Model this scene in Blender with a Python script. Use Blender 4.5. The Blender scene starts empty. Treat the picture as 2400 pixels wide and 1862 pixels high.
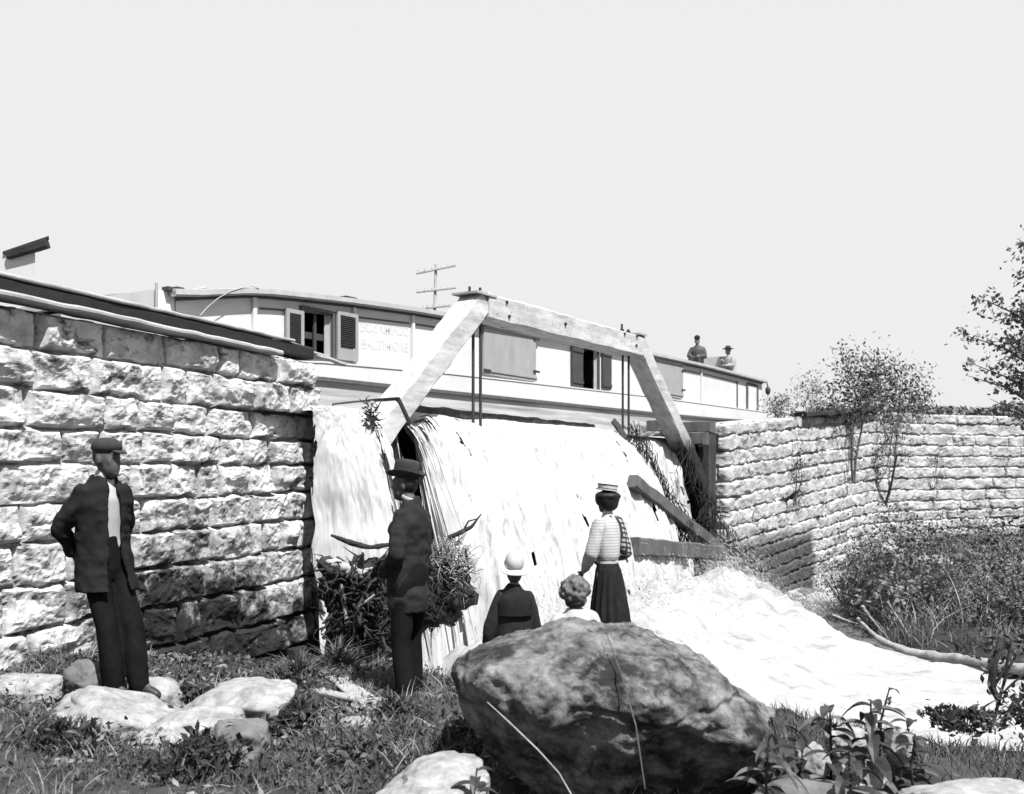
import bpy, math, random
import numpy as np
from mathutils import Matrix, Vector

# ------------------------------------------------------------------ basics
SC = bpy.context.scene
COL = SC.collection
F, CX, HY, CZ = 2300.0, 1200.0, 1100.0, 1.65     # focal length in photo pixels, principal column, horizon row, eye height


def P(px, py, Y):
    """world point at depth Y seen at photo pixel (px, py): used to measure the place"""
    return np.array([(px - CX) / F * Y, Y, CZ + (HY - py) / F * Y])


def zat(py, Y):
    return CZ + (HY - py) / F * Y


def hsh(ix, iy, iz, seed):
    n = (ix * 374761393 + iy * 668265263 + iz * 1274126177 + seed * 974634777) & 0xffffffff
    n = ((n ^ (n >> 13)) * 1274126177) & 0xffffffff
    n = ((n ^ (n >> 16)) * 2246822519) & 0xffffffff
    return ((n ^ (n >> 15)) & 0xffff) / 32767.5 - 1.0


def noise(p, seed=0):
    p = np.asarray(p, float)
    i = np.floor(p).astype(np.int64)
    f = p - i
    f = f * f * f * (f * (f * 6 - 15) + 10)
    x, y, z = i[..., 0], i[..., 1], i[..., 2]
    fx, fy, fz = f[..., 0], f[..., 1], f[..., 2]
    def c(a, b, d):
        return hsh(x + a, y + b, z + d, seed)
    l = lambda a, b, t: a + (b - a) * t
    return l(l(l(c(0,0,0), c(1,0,0), fx), l(c(0,1,0), c(1,1,0), fx), fy),
             l(l(c(0,0,1), c(1,0,1), fx), l(c(0,1,1), c(1,1,1), fx), fy), fz)


def fbm(p, octv=4, seed=0, gain=.5):
    p = np.asarray(p, float)
    a, s, tot = 1.0, 0.0, 0.0
    for k in range(octv):
        s = s + a * noise(p * 2 ** k + 17.3 * k, seed + k)
        tot += a
        a *= gain
    return s / tot


def sst(x):
    x = np.clip(x, 0, 1)
    return x * x * (3 - 2 * x)


def st3(a, b, c):
    return np.stack(np.broadcast_arrays(a, b, c), -1)


# ------------------------------------------------------------------ materials (the place is photographed in black and white)
MATS = {}


def g(v):
    return (v, v, v, 1)


def mat(name, lo, hi, scale=4, stretch=(1, 1, 1), detail=6, rough=.85, bump=.0, bscale=20, p0=.3, p1=.7,
        stain=None, sscale=3, s0=.55, s1=.65, sstretch=(1, 1, 1), spec=.25, sheen=0):
    if name in MATS:
        return MATS[name]
    m = bpy.data.materials.new(name)
    m.use_nodes = True
    nt = m.node_tree
    N, L = nt.nodes, nt.links
    b = N['Principled BSDF']
    b.inputs['Roughness'].default_value = rough
    b.inputs['Specular IOR Level'].default_value = spec
    tc = N.new('ShaderNodeTexCoord')
    def nz(sc, stv, det):
        mp = N.new('ShaderNodeMapping'); mp.inputs['Scale'].default_value = stv
        L.new(tc.outputs['Object'], mp.inputs['Vector'])
        t = N.new('ShaderNodeTexNoise'); t.inputs['Scale'].default_value = sc; t.inputs['Detail'].default_value = det
        t.inputs['Roughness'].default_value = .70
        L.new(mp.outputs['Vector'], t.inputs['Vector'])
        return t
    t = nz(scale, stretch, detail)
    r = N.new('ShaderNodeValToRGB')
    r.color_ramp.elements[0].position, r.color_ramp.elements[0].color = p0, g(lo)
    r.color_ramp.elements[1].position, r.color_ramp.elements[1].color = p1, g(hi)
    L.new(t.outputs['Fac'], r.inputs['Fac'])
    out = r.outputs['Color']
    if stain is not None:
        t2 = nz(sscale, sstretch, 8)
        r2 = N.new('ShaderNodeValToRGB')
        r2.color_ramp.elements[0].position, r2.color_ramp.elements[0].color = s0, g(0)
        r2.color_ramp.elements[1].position, r2.color_ramp.elements[1].color = s1, g(1)
        L.new(t2.outputs['Fac'], r2.inputs['Fac'])
        mx = N.new('ShaderNodeMixRGB')
        L.new(r2.outputs['Color'], mx.inputs['Fac'])
        L.new(out, mx.inputs['Color1']); mx.inputs['Color2'].default_value = g(stain)
        out = mx.outputs['Color']
    L.new(out, b.inputs['Base Color'])
    if bump:
        t3 = nz(bscale, stretch, 6)
        bp = N.new('ShaderNodeBump'); bp.inputs['Strength'].default_value = bump; bp.inputs['Distance'].default_value = .02
        L.new(t3.outputs['Fac'], bp.inputs['Height']); L.new(bp.outputs['Normal'], b.inputs['Normal'])
    m['out'] = 0
    MATS[name] = m
    return m


def add_zone(m, val, axis, a, b, scale=1.6, amp=.5, s2=None):
    """growth, wet soaking or a painted shadow over one stretch of a stone face, with a ragged edge (object space)"""
    nt = m.node_tree; N, L = nt.nodes, nt.links
    bs = N['Principled BSDF']
    src = bs.inputs['Base Color'].links[0].from_socket
    tc = N.new('ShaderNodeTexCoord')
    dot = N.new('ShaderNodeVectorMath'); dot.operation = 'DOT_PRODUCT'; dot.inputs[1].default_value = axis
    L.new(tc.outputs['Object'], dot.inputs[0])
    t = N.new('ShaderNodeTexNoise'); t.inputs['Scale'].default_value = scale; t.inputs['Detail'].default_value = 9
    t.inputs['Roughness'].default_value = .7
    L.new(tc.outputs['Object'], t.inputs['Vector'])
    ma = N.new('ShaderNodeMath'); ma.operation = 'MULTIPLY_ADD'; ma.inputs[1].default_value = amp * 4; ma.inputs[2].default_value = -amp * 2
    L.new(t.outputs['Fac'], ma.inputs[0])
    ad = N.new('ShaderNodeMath'); ad.operation = 'ADD'
    L.new(dot.outputs['Value'], ad.inputs[0]); L.new(ma.outputs[0], ad.inputs[1])
    mr = N.new('ShaderNodeMapRange'); mr.inputs['From Min'].default_value = a; mr.inputs['From Max'].default_value = b
    L.new(ad.outputs[0], mr.inputs['Value'])
    fac = mr.outputs[0]
    if s2:
        ax2, a2, b2 = s2
        d2 = N.new('ShaderNodeVectorMath'); d2.operation = 'DOT_PRODUCT'; d2.inputs[1].default_value = ax2
        L.new(tc.outputs['Object'], d2.inputs[0])
        ad2 = N.new('ShaderNodeMath'); ad2.operation = 'ADD'
        L.new(d2.outputs['Value'], ad2.inputs[0]); L.new(ma.outputs[0], ad2.inputs[1])
        m2 = N.new('ShaderNodeMapRange'); m2.inputs['From Min'].default_value = a2; m2.inputs['From Max'].default_value = b2
        L.new(ad2.outputs[0], m2.inputs['Value'])
        mu = N.new('ShaderNodeMath'); mu.operation = 'MULTIPLY'
        L.new(fac, mu.inputs[0]); L.new(m2.outputs[0], mu.inputs[1]); fac = mu.outputs[0]
    mx = N.new('ShaderNodeMixRGB'); L.new(fac, mx.inputs['Fac']); L.new(src, mx.inputs['Color1'])
    mx.inputs['Color2'].default_value = g(val)
    L.new(mx.outputs['Color'], bs.inputs['Base Color'])


# ------------------------------------------------------------------ objects
def tag(o, label=None, cat=None, group=None, kind=None):
    for k, v in (('label', label), ('category', cat), ('group', group), ('kind', kind)):
        if v:
            o[k] = v
    return o


def thing(name, label, cat, loc, rz=0.0, group=None):
    o = bpy.data.objects.new(name, None)
    o.empty_display_size = .1
    COL.objects.link(o)
    o.location = loc
    o.rotation_euler = (0, 0, rz)
    return tag(o, label, cat, group)


def inv_of(o):
    M = Matrix.Identity(4)
    while o is not None:
        M = Matrix.LocRotScale(o.location, o.rotation_euler, None) @ M
        o = o.parent
    return np.array(M.inverted())


def mk(name, verts, faces, m, parent=None, origin=None, local=False, smooth=False, auto=None):
    V = np.asarray(verts, float)
    if not local:
        if parent is not None:
            M = inv_of(parent)
            V = V @ M[:3, :3].T + M[:3, 3]
        elif origin is not None:
            V = V - np.asarray(origin, float)
    me = bpy.data.meshes.new(name)
    me.from_pydata(V.tolist(), [], faces.tolist() if hasattr(faces, 'tolist') else faces)
    if smooth:
        me.polygons.foreach_set('use_smooth', [True] * len(me.polygons))
    me.materials.append(m)
    me.update()
    o = bpy.data.objects.new(name, me)
    COL.objects.link(o)
    if parent is not None:
        o.parent = parent
    elif origin is not None:
        o.location = tuple(origin)
    return o


def unit(v):
    v = np.asarray(v, float)
    return v / max(np.linalg.norm(v), 1e-9)


class MB:
    def __init__(self):
        self.v, self.f, self.n = [], [], 0

    def add(self, V, Fc):
        V = np.asarray(V, float).reshape(-1, 3)
        self.v.append(V)
        n = self.n
        if hasattr(Fc, 'tolist'):
            self.f += (Fc + n).tolist()
        else:
            self.f += [[i + n for i in q] for q in Fc]
        self.n += len(V)

    def box(self, c, size, R=None):
        s = np.array(size) / 2
        V = np.array([[x, y, z] for x in (-1, 1) for y in (-1, 1) for z in (-1, 1)]) * s
        if R is not None:
            V = V @ np.array(R).T
        self.add(V + np.array(c), [(0, 1, 3, 2), (4, 6, 7, 5), (0, 4, 5, 1), (2, 3, 7, 6), (0, 2, 6, 4), (1, 5, 7, 3)])

    def beam(self, p0, p1, w, h, up=(0, 0, 1), cham=.02, seg=10, jit=.006, seed=1):
        """sawn timber with chamfered, worn edges; w across, h along up"""
        p0, p1 = np.array(p0, float), np.array(p1, float)
        a = unit(p1 - p0)
        sd = unit(np.cross(a, up)); u = np.cross(sd, a)
        c = min(cham, w * .3, h * .3)
        prof = [(-w/2+c, -h/2), (w/2-c, -h/2), (w/2, -h/2+c), (w/2, h/2-c), (w/2-c, h/2), (-w/2+c, h/2), (-w/2, h/2-c), (-w/2, -h/2+c)]
        V = []
        for k in range(seg + 1):
            q = p0 + (p1 - p0) * k / seg
            for x, y in prof:
                V.append(q + sd * x + u * y)
        V = np.array(V)
        if jit:
            V = V + st3(noise(V * 5, seed), noise(V * 5, seed + 1), noise(V * 5, seed + 2)) * jit
        Fc = [[k*8+i, k*8+(i+1) % 8, (k+1)*8+(i+1) % 8, (k+1)*8+i] for k in range(seg) for i in range(8)]
        Fc += [list(range(7, -1, -1)), [seg*8+i for i in range(8)]]
        self.add(V, Fc)

    def tube(self, pts, rad, n=8, cap=True, ref=None):
        pts = np.array(pts, float)
        m = len(pts)
        if np.isscalar(rad):
            rad = [rad] * m
        T = [unit(pts[min(i+1, m-1)] - pts[max(i-1, 0)]) for i in range(m)]
        r0 = np.array(ref if ref is not None else ((0, 0, 1) if abs(T[0][2]) < .8 else (1, 0, 0)), float)
        V = []
        for i in range(m):
            b = unit(np.cross(T[i], r0)); c = np.cross(b, T[i]); r0 = c
            ra, rb = rad[i] if hasattr(rad[i], '__len__') else (rad[i], rad[i])
            for k in range(n):
                a = 2 * math.pi * k / n
                V.append(pts[i] + b * math.cos(a) * ra + c * math.sin(a) * rb)
        Fc = [[i*n+k, i*n+(k+1) % n, (i+1)*n+(k+1) % n, (i+1)*n+k] for i in range(m-1) for k in range(n)]
        if cap:
            Fc += [list(range(n-1, -1, -1)), [(m-1)*n+k for k in range(n)]]
        self.add(V, Fc)

    def limb(self, pts, rad, n=12, ref=None):
        """tube with rounded ends"""
        pts = [np.array(p, float) for p in pts]
        r = [x if hasattr(x, '__len__') else (x, x) for x in rad]
        a, b = unit(pts[0] - pts[1]), unit(pts[-1] - pts[-2])
        P2, R2 = [], []
        for s in (.95, .6):
            k = math.sqrt(1 - s * s)
            P2.append(pts[0] + a * r[0][0] * s); R2.append((r[0][0] * k, r[0][1] * k))
        # dense centre line
        for i in range(len(pts) - 1):
            for q in np.linspace(0, 1, 5)[:-1]:
                P2.append(pts[i] * (1-q) + pts[i+1] * q)
                R2.append((r[i][0]*(1-q)+r[i+1][0]*q, r[i][1]*(1-q)+r[i+1][1]*q))
        P2.append(pts[-1]); R2.append(r[-1])
        for s in (.6, .95):
            k = math.sqrt(1 - s * s)
            P2.append(pts[-1] + b * r[-1][0] * s); R2.append((r[-1][0] * k, r[-1][1] * k))
        self.tube(P2, R2, n, True, ref)

    def rings(self, R, n=24, cap=True):
        """horizontal elliptical rings: (z, rx, ry, x, y)"""
        V = []
        for z, rx, ry, x, y in R:
            for k in range(n):
                a = 2 * math.pi * k / n
                V.append((x + math.cos(a) * rx, y + math.sin(a) * ry, z))
        m = len(R)
        Fc = [[i*n+k, i*n+(k+1) % n, (i+1)*n+(k+1) % n, (i+1)*n+k] for i in range(m-1) for k in range(n)]
        if cap:
            Fc += [list(range(n-1, -1, -1)), [(m-1)*n+k for k in range(n)]]
        self.add(V, Fc)

    def ell(self, c, r, R=None, n=16, m=10):
        V = [(0, 0, -1)]
        for j in range(1, m):
            t = -math.pi/2 + math.pi * j / m
            V += [(math.cos(t) * math.cos(2*math.pi*k/n), math.cos(t) * math.sin(2*math.pi*k/n), math.sin(t)) for k in range(n)]
        V.append((0, 0, 1))
        Fc = [[0, 1+(k+1) % n, 1+k] for k in range(n)]
        Fc += [[1+j*n+k, 1+j*n+(k+1) % n, 1+(j+1)*n+(k+1) % n, 1+(j+1)*n+k] for j in range(m-2) for k in range(n)]
        e = len(V) - 1
        Fc += [[e, 1+(m-2)*n+k, 1+(m-2)*n+(k+1) % n] for k in range(n)]
        V = np.array(V) * np.array(r)
        if R is not None:
            V = V @ np.array(R).T
        self.add(V + np.array(c), Fc)

    def leaves(self, C, length, width, rng, droop=0.0):
        """one small diamond leaf at each point of C"""
        C = np.asarray(C, float); n = len(C)
        if not n:
            return
        a = rng.normal(size=(n, 3)); a[:, 2] -= droop
        a /= np.linalg.norm(a, axis=1)[:, None]
        b = np.cross(a, rng.normal(size=(n, 3))); b /= np.linalg.norm(b, axis=1)[:, None] + 1e-9
        s = rng.uniform(.55, 1.25, (n, 1))
        nn = np.cross(a, b)
        A = a * length * s / 2; B = b * width * s / 2
        V = np.stack([C - A, C + B + nn * width * .12, C + A, C - B + nn * width * .12], 1).reshape(-1, 3)
        self.add(V, np.arange(4 * n).reshape(n, 4))

    def V(self):
        return np.concatenate(self.v)

    def build(self, name, m, parent=None, origin=None, local=False, smooth=False):
        return mk(name, self.V(), self.f, m, parent, origin, local, smooth)


def remesh(mb, voxel, it=3):
    me = bpy.data.meshes.new('tmp')
    me.from_pydata(mb.V().tolist(), [], mb.f)
    o = bpy.data.objects.new('tmp', me)
    COL.objects.link(o)
    md = o.modifiers.new('r', 'REMESH'); md.mode = 'VOXEL'; md.voxel_size = voxel
    if it:
        sm = o.modifiers.new('s', 'SMOOTH'); sm.factor = .5; sm.iterations = it
    dg = bpy.context.evaluated_depsgraph_get()
    r = bpy.data.meshes.new_from_object(o.evaluated_get(dg))
    V = np.zeros(len(r.vertices) * 3); r.vertices.foreach_get('co', V)
    Nn = np.zeros(len(r.vertices) * 3); r.vertices.foreach_get('normal', Nn)
    Fc = [list(p.vertices) for p in r.polygons]
    bpy.data.objects.remove(o); bpy.data.meshes.remove(me); bpy.data.meshes.remove(r)
    return V.reshape(-1, 3), Nn.reshape(-1, 3), Fc


def grid_faces(nu, nv):
    i = np.arange((nu - 1) * (nv - 1))
    a = (i // (nv - 1)) * nv + i % (nv - 1)
    return np.stack([a, a + nv, a + nv + 1, a + 1], 1)


# ------------------------------------------------------------------ frames of the place
DV = np.array([.527, .850, 0]); NV = np.array([.850, -.527, 0]); UP = np.array([0, 0, 1.])
ROT = math.atan2(DV[1], DV[0])
B0 = np.array([-3.0, 15.0, 0]); T0 = np.array([-.315, 14.5, 0])


def s_on(px, O):
    k = (px - CX) / F
    return (O[1] * k - O[0]) / (DV[0] - DV[1] * k)


def bs(px):
    return s_on(px, B0)


def bz(px, py):
    return zat(py, B0[1] + DV[1] * bs(px))


def ts(px):
    return s_on(px, T0)


def tz(px, py):
    return zat(py, T0[1] + DV[1] * ts(px))


def TW(s, t, z):
    """truss frame to world"""
    s, t, z = np.broadcast_arrays(np.asarray(s, float), t, z)
    return st3(T0[0] + DV[0]*s + NV[0]*t, T0[1] + DV[1]*s + NV[1]*t, z)


def to_st(X, Y, O):
    return (X-O[0])*DV[0] + (Y-O[1])*DV[1], (X-O[0])*NV[0] + (Y-O[1])*NV[1]


WL0 = np.array([-3.92, 8.2]); WLD = unit([.374, 1.0])
WR0 = np.array([4.83, 22.0]); WRD = unit([.685, 1.0]); WBU = 14.0; WBEND = WR0 + WRD * WBU; WRD2 = unit([.95, .31])


def WRY(px, gap=.25):
    """depth just in front of the far wall at a photo column"""
    k = (px - CX) / F; r = WRD[0] / WRD[1]
    y1 = (WR0[0] - r * WR0[1]) / (k - r)
    gap += .65 * math.exp(-((px - 2073) / 70) ** 2)
    if 0 < y1 < WBEND[1]:
        return y1 - gap
    r = WRD2[0] / WRD2[1]
    return (WBEND[0] - r * WBEND[1]) / (k - r) - gap
# ------------------------------------------------------------------ world, sun, camera
EXPO = 1.2
SKY_SEEN = .89
sc = SC
w = bpy.data.worlds.new('World'); sc.world = w; w.use_nodes = True
nt = w.node_tree; N, L = nt.nodes, nt.links
SUN_H = unit([.50, -.866, 0]); SUN_EL = math.radians(57)
sky = N.new('ShaderNodeTexSky'); sky.sky_type = 'NISHITA'; sky.sun_disc = False
sky.sun_elevation = SUN_EL; sky.sun_rotation = math.atan2(SUN_H[0], SUN_H[1]); sky.dust_density = 4.0
bw = N.new('ShaderNodeRGBToBW'); L.new(sky.outputs[0], bw.inputs[0])
mr = N.new('ShaderNodeMapRange'); mr.clamp = True
STR = .12
top = SKY_SEEN / 2 ** EXPO / STR
mr.inputs['From Min'].default_value = 1.0; mr.inputs['From Max'].default_value = 14.0
mr.inputs['To Min'].default_value = top * .95; mr.inputs['To Max'].default_value = top * 1.06
L.new(bw.outputs[0], mr.inputs['Value'])
bg = N['Background']; bg.inputs['Strength'].default_value = STR
L.new(mr.outputs[0], bg.inputs['Color'])
sun = bpy.data.lights.new('sun', 'SUN'); sun.energy = 5.0; sun.angle = math.radians(.55); sun.color = (1, 1, 1)
so = bpy.data.objects.new('sun', sun); COL.objects.link(so)
sd = SUN_H * math.cos(SUN_EL) + UP * math.sin(SUN_EL)
so.rotation_euler = Vector(sd).to_track_quat('Z', 'Y').to_euler(); so.location = (10, -10, 30)
cam = bpy.data.cameras.new('camera'); co = bpy.data.objects.new('camera', cam); COL.objects.link(co)
cam.sensor_width = 36; cam.lens = 36 * F / 2400; cam.shift_y = (HY - 931) / 2400; cam.clip_start = .1; cam.clip_end = 3000
co.location = (0, 0, CZ); co.rotation_euler = (math.radians(90), 0, 0)
sc.camera = co
sc.view_settings.view_transform = 'Standard'; sc.view_settings.look = 'None'
sc.view_settings.exposure = EXPO; sc.view_settings.gamma = 1
sc.render.engine = 'CYCLES'
sc.cycles.max_bounces = 6; sc.cycles.diffuse_bounces = 1
sc.render.filter_size = 2.1
cam.dof.use_dof = True; cam.dof.focus_distance = 9.5; cam.dof.aperture_fstop = 3.5

# ------------------------------------------------------------------ materials
M_STONE = mat('limestone', .20, .46, 3.4, detail=10, bump=.5, bscale=26, p0=.34, p1=.58, stain=.05, sscale=2.7, s0=.525, s1=.63, sstretch=(1, 1, 1.7))
add_zone(M_STONE, .012, (-.30 * WLD[0], -.30 * WLD[1], -1.0), -1.35, -.45, 2.6, 1.0, ((WLD[0], WLD[1], 0), -4.0, -3.0))     # moss on the low wet courses
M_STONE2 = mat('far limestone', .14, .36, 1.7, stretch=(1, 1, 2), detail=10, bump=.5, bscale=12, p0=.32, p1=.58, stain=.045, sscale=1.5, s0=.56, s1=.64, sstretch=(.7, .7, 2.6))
add_zone(M_STONE2, .05, (-WRD[0], -WRD[1], 0), -6.3, -5.9, 1.6, .10, ((0, 0, -1.0), -1.75, -1.25))   # sharp-edged cast shadow painted dark on the low courses
M_ROCK = mat('bank rock', .09, .30, 9, detail=9, bump=.35, bscale=14, stain=.09, sscale=3.4, s0=.56, s1=.70)
M_GREY = mat('grey rock', .05, .15, 4, detail=9, bump=.4, bscale=16, stain=.04, sscale=3, s0=.55, s1=.68)
M_BOULD = mat('boulder granite', .016, .185, 6.5, detail=14, bump=1.0, bscale=26, p0=.36, p1=.64, stain=.012, sscale=2.6, s0=.50, s1=.60)
M_SOIL = mat('soil', .010, .045, 3, detail=9, bump=.5, bscale=12, stain=.08, sscale=5, s0=.6, s1=.7)
M_WATER = mat('white water', .27, .36, 3.0, stretch=(1.4, 1.4, .16), detail=8, rough=.6, bump=.15, bscale=5, p0=.35, p1=.62, stain=.10, sscale=4.4, s0=.53, s1=.72, sstretch=(1.8, 1.8, .16))
M_FOAM = mat('foam', .22, .30, 1.2, detail=10, rough=.8, bump=.5, bscale=9, p0=.35, p1=.6, stain=.15, sscale=1.5, s0=.51, s1=.68, sstretch=(1, 2.2, 2))
M_BACKW = mat('grey water', .26, .42, 3.0, stretch=(1.4, 1.4, .2), detail=8, rough=.5, p0=.4, p1=.62)
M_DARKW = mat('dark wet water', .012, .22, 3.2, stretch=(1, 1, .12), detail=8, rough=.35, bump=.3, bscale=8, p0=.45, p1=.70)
M_CANAL = mat('canal water', .10, .22, 1.2, detail=6, rough=.12, bump=.15, bscale=3, spec=.5)
M_BEAM = mat('weathered beam', .20, .38, 5.0, stretch=(.35, 1.6, 1.6), detail=10, bump=.35, bscale=14, p0=.3, p1=.6, stain=.06, sscale=5.5, s0=.60, s1=.72)
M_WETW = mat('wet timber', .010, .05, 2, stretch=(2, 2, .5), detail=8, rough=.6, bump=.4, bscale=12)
M_MIDW = mat('damp timber', .035, .10, 2, stretch=(2, 2, .5), detail=8, rough=.7, bump=.3, bscale=12)
M_BLACKT = mat('blackish timber', .006, .018, 2, stretch=(1, 1, 3), rough=.75, bump=.2)
M_PLANK = mat('silvered plank', .16, .34, 2, stretch=(1, 1, 6), detail=8, bump=.3, bscale=14)
M_WHITE = mat('old white paint', .38, .45, 2.2, stretch=(.5, 1, 1), detail=8, rough=.6, bump=.06, bscale=20, p0=.25, p1=.55, stain=.25, sscale=2.8, s0=.66, s1=.8, sstretch=(.3, 1, 1))
M_HULL = mat('bare hull planking', .13, .38, 1.6, stretch=(.25, 1, 7), detail=9, rough=.8, bump=.3, bscale=10, p0=.3, p1=.62)
M_ROOF = mat('canvas roof', .24, .34, 3, rough=.9)
M_SHUT = mat('shutter paint', .03, .045, 6, rough=.6)
M_SHUTG = mat('grey shutter', .19, .25, 5, stretch=(1, 1, .3), rough=.75, bump=.1)
M_LINE = mat('dark trim and shadow lines', .05, .085, 6)  # also paints the shadow lines under the boat's eave
M_SIGN = mat('faded lettering', .33, .43, 14, p0=.3, p1=.55)
M_IN = mat('cabin interior', .015, .04, 3)
M_CURT = mat('curtain', .28, .36, 6, stretch=(6, 6, .5))
M_IRON = mat('iron', .010, .025, 8, rough=.6, spec=.4)
M_PALE = mat('pale weathered pole', .25, .32, 4)
M_LEAF = mat('leaf', .03, .10, 9, detail=2, rough=.6)
M_LEAFL = mat('pale leaf', .07, .17, 7, detail=2, rough=.7)
M_LEAFD = mat('dark leaf', .010, .032, 9, detail=2, rough=.5)
M_GRASS = mat('grass blades', .008, .10, 8, detail=3, rough=.7)
M_BARK = mat('bark', .03, .09, 6, stretch=(3, 3, .6), bump=.5)
M_DEADW = mat('bleached driftwood', .12, .30, 4, stretch=(2, 2, 2), detail=8, bump=.4)
M_DRIFT = mat('wet driftwood', .006, .03, 4, detail=8, bump=.5)
M_SUIT = mat('black wool', .009, .018, 12, rough=.9, bump=.1, bscale=60, spec=.12)
M_SUIT2 = mat('dark worsted', .008, .016, 10, rough=.9, bump=.1, bscale=60, spec=.05)
M_TROU = mat('dark trousers', .004, .009, 10, rough=.9, spec=.04)
M_FELT = mat('felt', .014, .026, 14, rough=.9)
M_SKIN = mat('skin', .045, .06, 10, rough=.6)
M_SKINP = mat('pale skin', .10, .13, 10, rough=.6)
M_LINEN = mat('white linen', .27, .32, 8, rough=.8, bump=.1, bscale=30)
M_STRAW = mat('white straw', .25, .31, 20, rough=.8)
M_HAIR = mat('dark hair', .004, .008, 16, rough=.6)
M_CURL = mat('fair curls', .03, .11, 13, rough=.6)
M_LEATH = mat('boot leather', .012, .03, 10, rough=.5)


M_BEAM2 = mat('weathered beam with wet foot', .20, .38, 5.0, stretch=(.35, 1.6, 1.6), detail=10, bump=.35, bscale=14, p0=.3, p1=.6, stain=.06, sscale=5.5, s0=.60, s1=.72)
add_zone(M_BEAM2, .012, (0, 0, -1), -.25, .15, 3, .15)


def mat_band(name, a, b, per, axis, width=.4):
    m = mat(name, a, a, 6, rough=.8)
    nt = m.node_tree; N, L = nt.nodes, nt.links
    tc = N.new('ShaderNodeTexCoord')
    facs = []
    for ax, p in zip(axis, per):
        d = N.new('ShaderNodeVectorMath'); d.operation = 'DOT_PRODUCT'; d.inputs[1].default_value = ax
        L.new(tc.outputs['Object'], d.inputs[0])
        mu = N.new('ShaderNodeMath'); mu.operation = 'DIVIDE'; mu.inputs[1].default_value = p; L.new(d.outputs['Value'], mu.inputs[0])
        fr = N.new('ShaderNodeMath'); fr.operation = 'FRACT'; L.new(mu.outputs[0], fr.inputs[0])
        lt = N.new('ShaderNodeMath'); lt.operation = 'LESS_THAN'; lt.inputs[1].default_value = width; L.new(fr.outputs[0], lt.inputs[0])
        facs.append(lt.outputs[0])
    f = facs[0]
    for q in facs[1:]:
        mx = N.new('ShaderNodeMath'); mx.operation = 'MAXIMUM'; L.new(f, mx.inputs[0]); L.new(q, mx.inputs[1]); f = mx.outputs[0]
    mix = N.new('ShaderNodeMixRGB'); mix.inputs['Color1'].default_value = g(a); mix.inputs['Color2'].default_value = g(b)
    L.new(f, mix.inputs['Fac']); L.new(mix.outputs['Color'], N['Principled BSDF'].inputs['Base Color'])
    return m


M_STRIPE = mat_band('striped blouse', .30, .17, (.024,), ((0, 0, 1),), .22)
M_PLAID = mat_band('plaid sleeve', .24, .02, (.040, .034), ((.15, 0, 1), (1, .5, 0)), .42)

# ------------------------------------------------------------------ ground, one sheet to the horizon
def bank_edge(X):
    return np.interp(X, [-2.6, -2.2, -1.8, -1.35, -.9, -.4, .2, .45, 1.0, 1.35, 2.5, 3.5, 6, 9], [14, 12.2, 10.2, 8.8, 8.0, 7.75, 7.9, 8.6, 8.6, 6.8, 6.3, 6.2, 5.9, 5.6])


def wall_left_dist(X, Y):
    """metres behind the left wall's face"""
    nx, ny = WLD[1], -WLD[0]
    return -((X - WL0[0]) * nx + (Y - WL0[1]) * ny)


def wall_right_dist(X, Y):
    nx, ny = WRD[1], -WRD[0]
    return -((X - WR0[0]) * nx + (Y - WR0[1]) * ny), (X - WR0[0]) * WRD[0] + (Y - WR0[1]) * WRD[1]


RB = np.array([[9.8, 29.0], [7.9, 24.0], [7.0, 21.2], [6.55, 18.8], [6.7, 16.6], [8.0, 14.6], [11, 11.5], [60, -20]])


def right_bank_dist(X, Y):
    best = np.full(np.shape(X), 1e9); sg = np.ones(np.shape(X))
    for a, b in zip(RB[:-1], RB[1:]):
        e = b - a; l2 = e @ e
        u = np.clip(((X-a[0])*e[0] + (Y-a[1])*e[1]) / l2, 0, 1)
        dx, dy = X-a[0]-u*e[0], Y-a[1]-u*e[1]
        dd = np.hypot(dx, dy); cr = e[0]*(Y-a[1]) - e[1]*(X-a[0])
        upd = dd < best
        best = np.where(upd, dd, best); sg = np.where(upd, np.sign(cr), sg)
    return best * sg


def ground_z(X, Y):
    X = np.asarray(X, float); Y = np.asarray(Y, float)
    p = st3(X, Y, 0 * X)
    rough = fbm(p * 1.3, 4, 5) * .10 + fbm(p * 5, 3, 9) * .025
    near = rough - .02
    near = near - .12 * np.exp(-((X - .35) / .8) ** 2 - ((Y - 4.3) / .6) ** 2) + .10 * fbm(p * .7 + 5, 3, 15) - np.clip(Y - 8.1, 0, 4.2) * .33 * sst((-X - .8) / 1.0) + np.clip(-X - 1.6, 0, 2) * .05
    k = sst((Y - bank_edge(X)) / 1.15)
    z = near * (1 - k) + (-2.3 + rough) * k
    rb = right_bank_dist(X, Y)
    zb = np.minimum(-1.72 + 1.1 * rb, -1.15 + .05 * rb) + rough * 2.2
    z = np.where((rb > -0.6) & (Y > 7), np.maximum(z, np.minimum(zb, .2)), z)
    s, t = to_st(X, Y, B0)
    lw = wall_left_dist(X, Y)
    z = np.where((lw > .45) & (Y < 12.0) & (Y > -3), 2.75, z)
    rw, ru = wall_right_dist(X, Y)
    d2 = -((X - WBEND[0]) * WRD2[1] - (Y - WBEND[1]) * WRD2[0])
    z = np.where(((rw > .45) & (ru > .6)) | ((d2 > .45) & (ru > WBU - 3)), 2.5 + .07 * np.clip(ru, 0, WBU), z)
    can = (t < 2.0) & (t > -7) & (Y > 9)
    z = np.where(can & ((lw > .6) | (Y > 12.4)), 1.2, z)
    z = np.where((t <= -7) & (Y > 5), 2.8 + rough, z)
    far = np.hypot(X, Y)
    z = np.where(far > 70, np.where(Y > 20, 2.8, 0), z)
    return z


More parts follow.
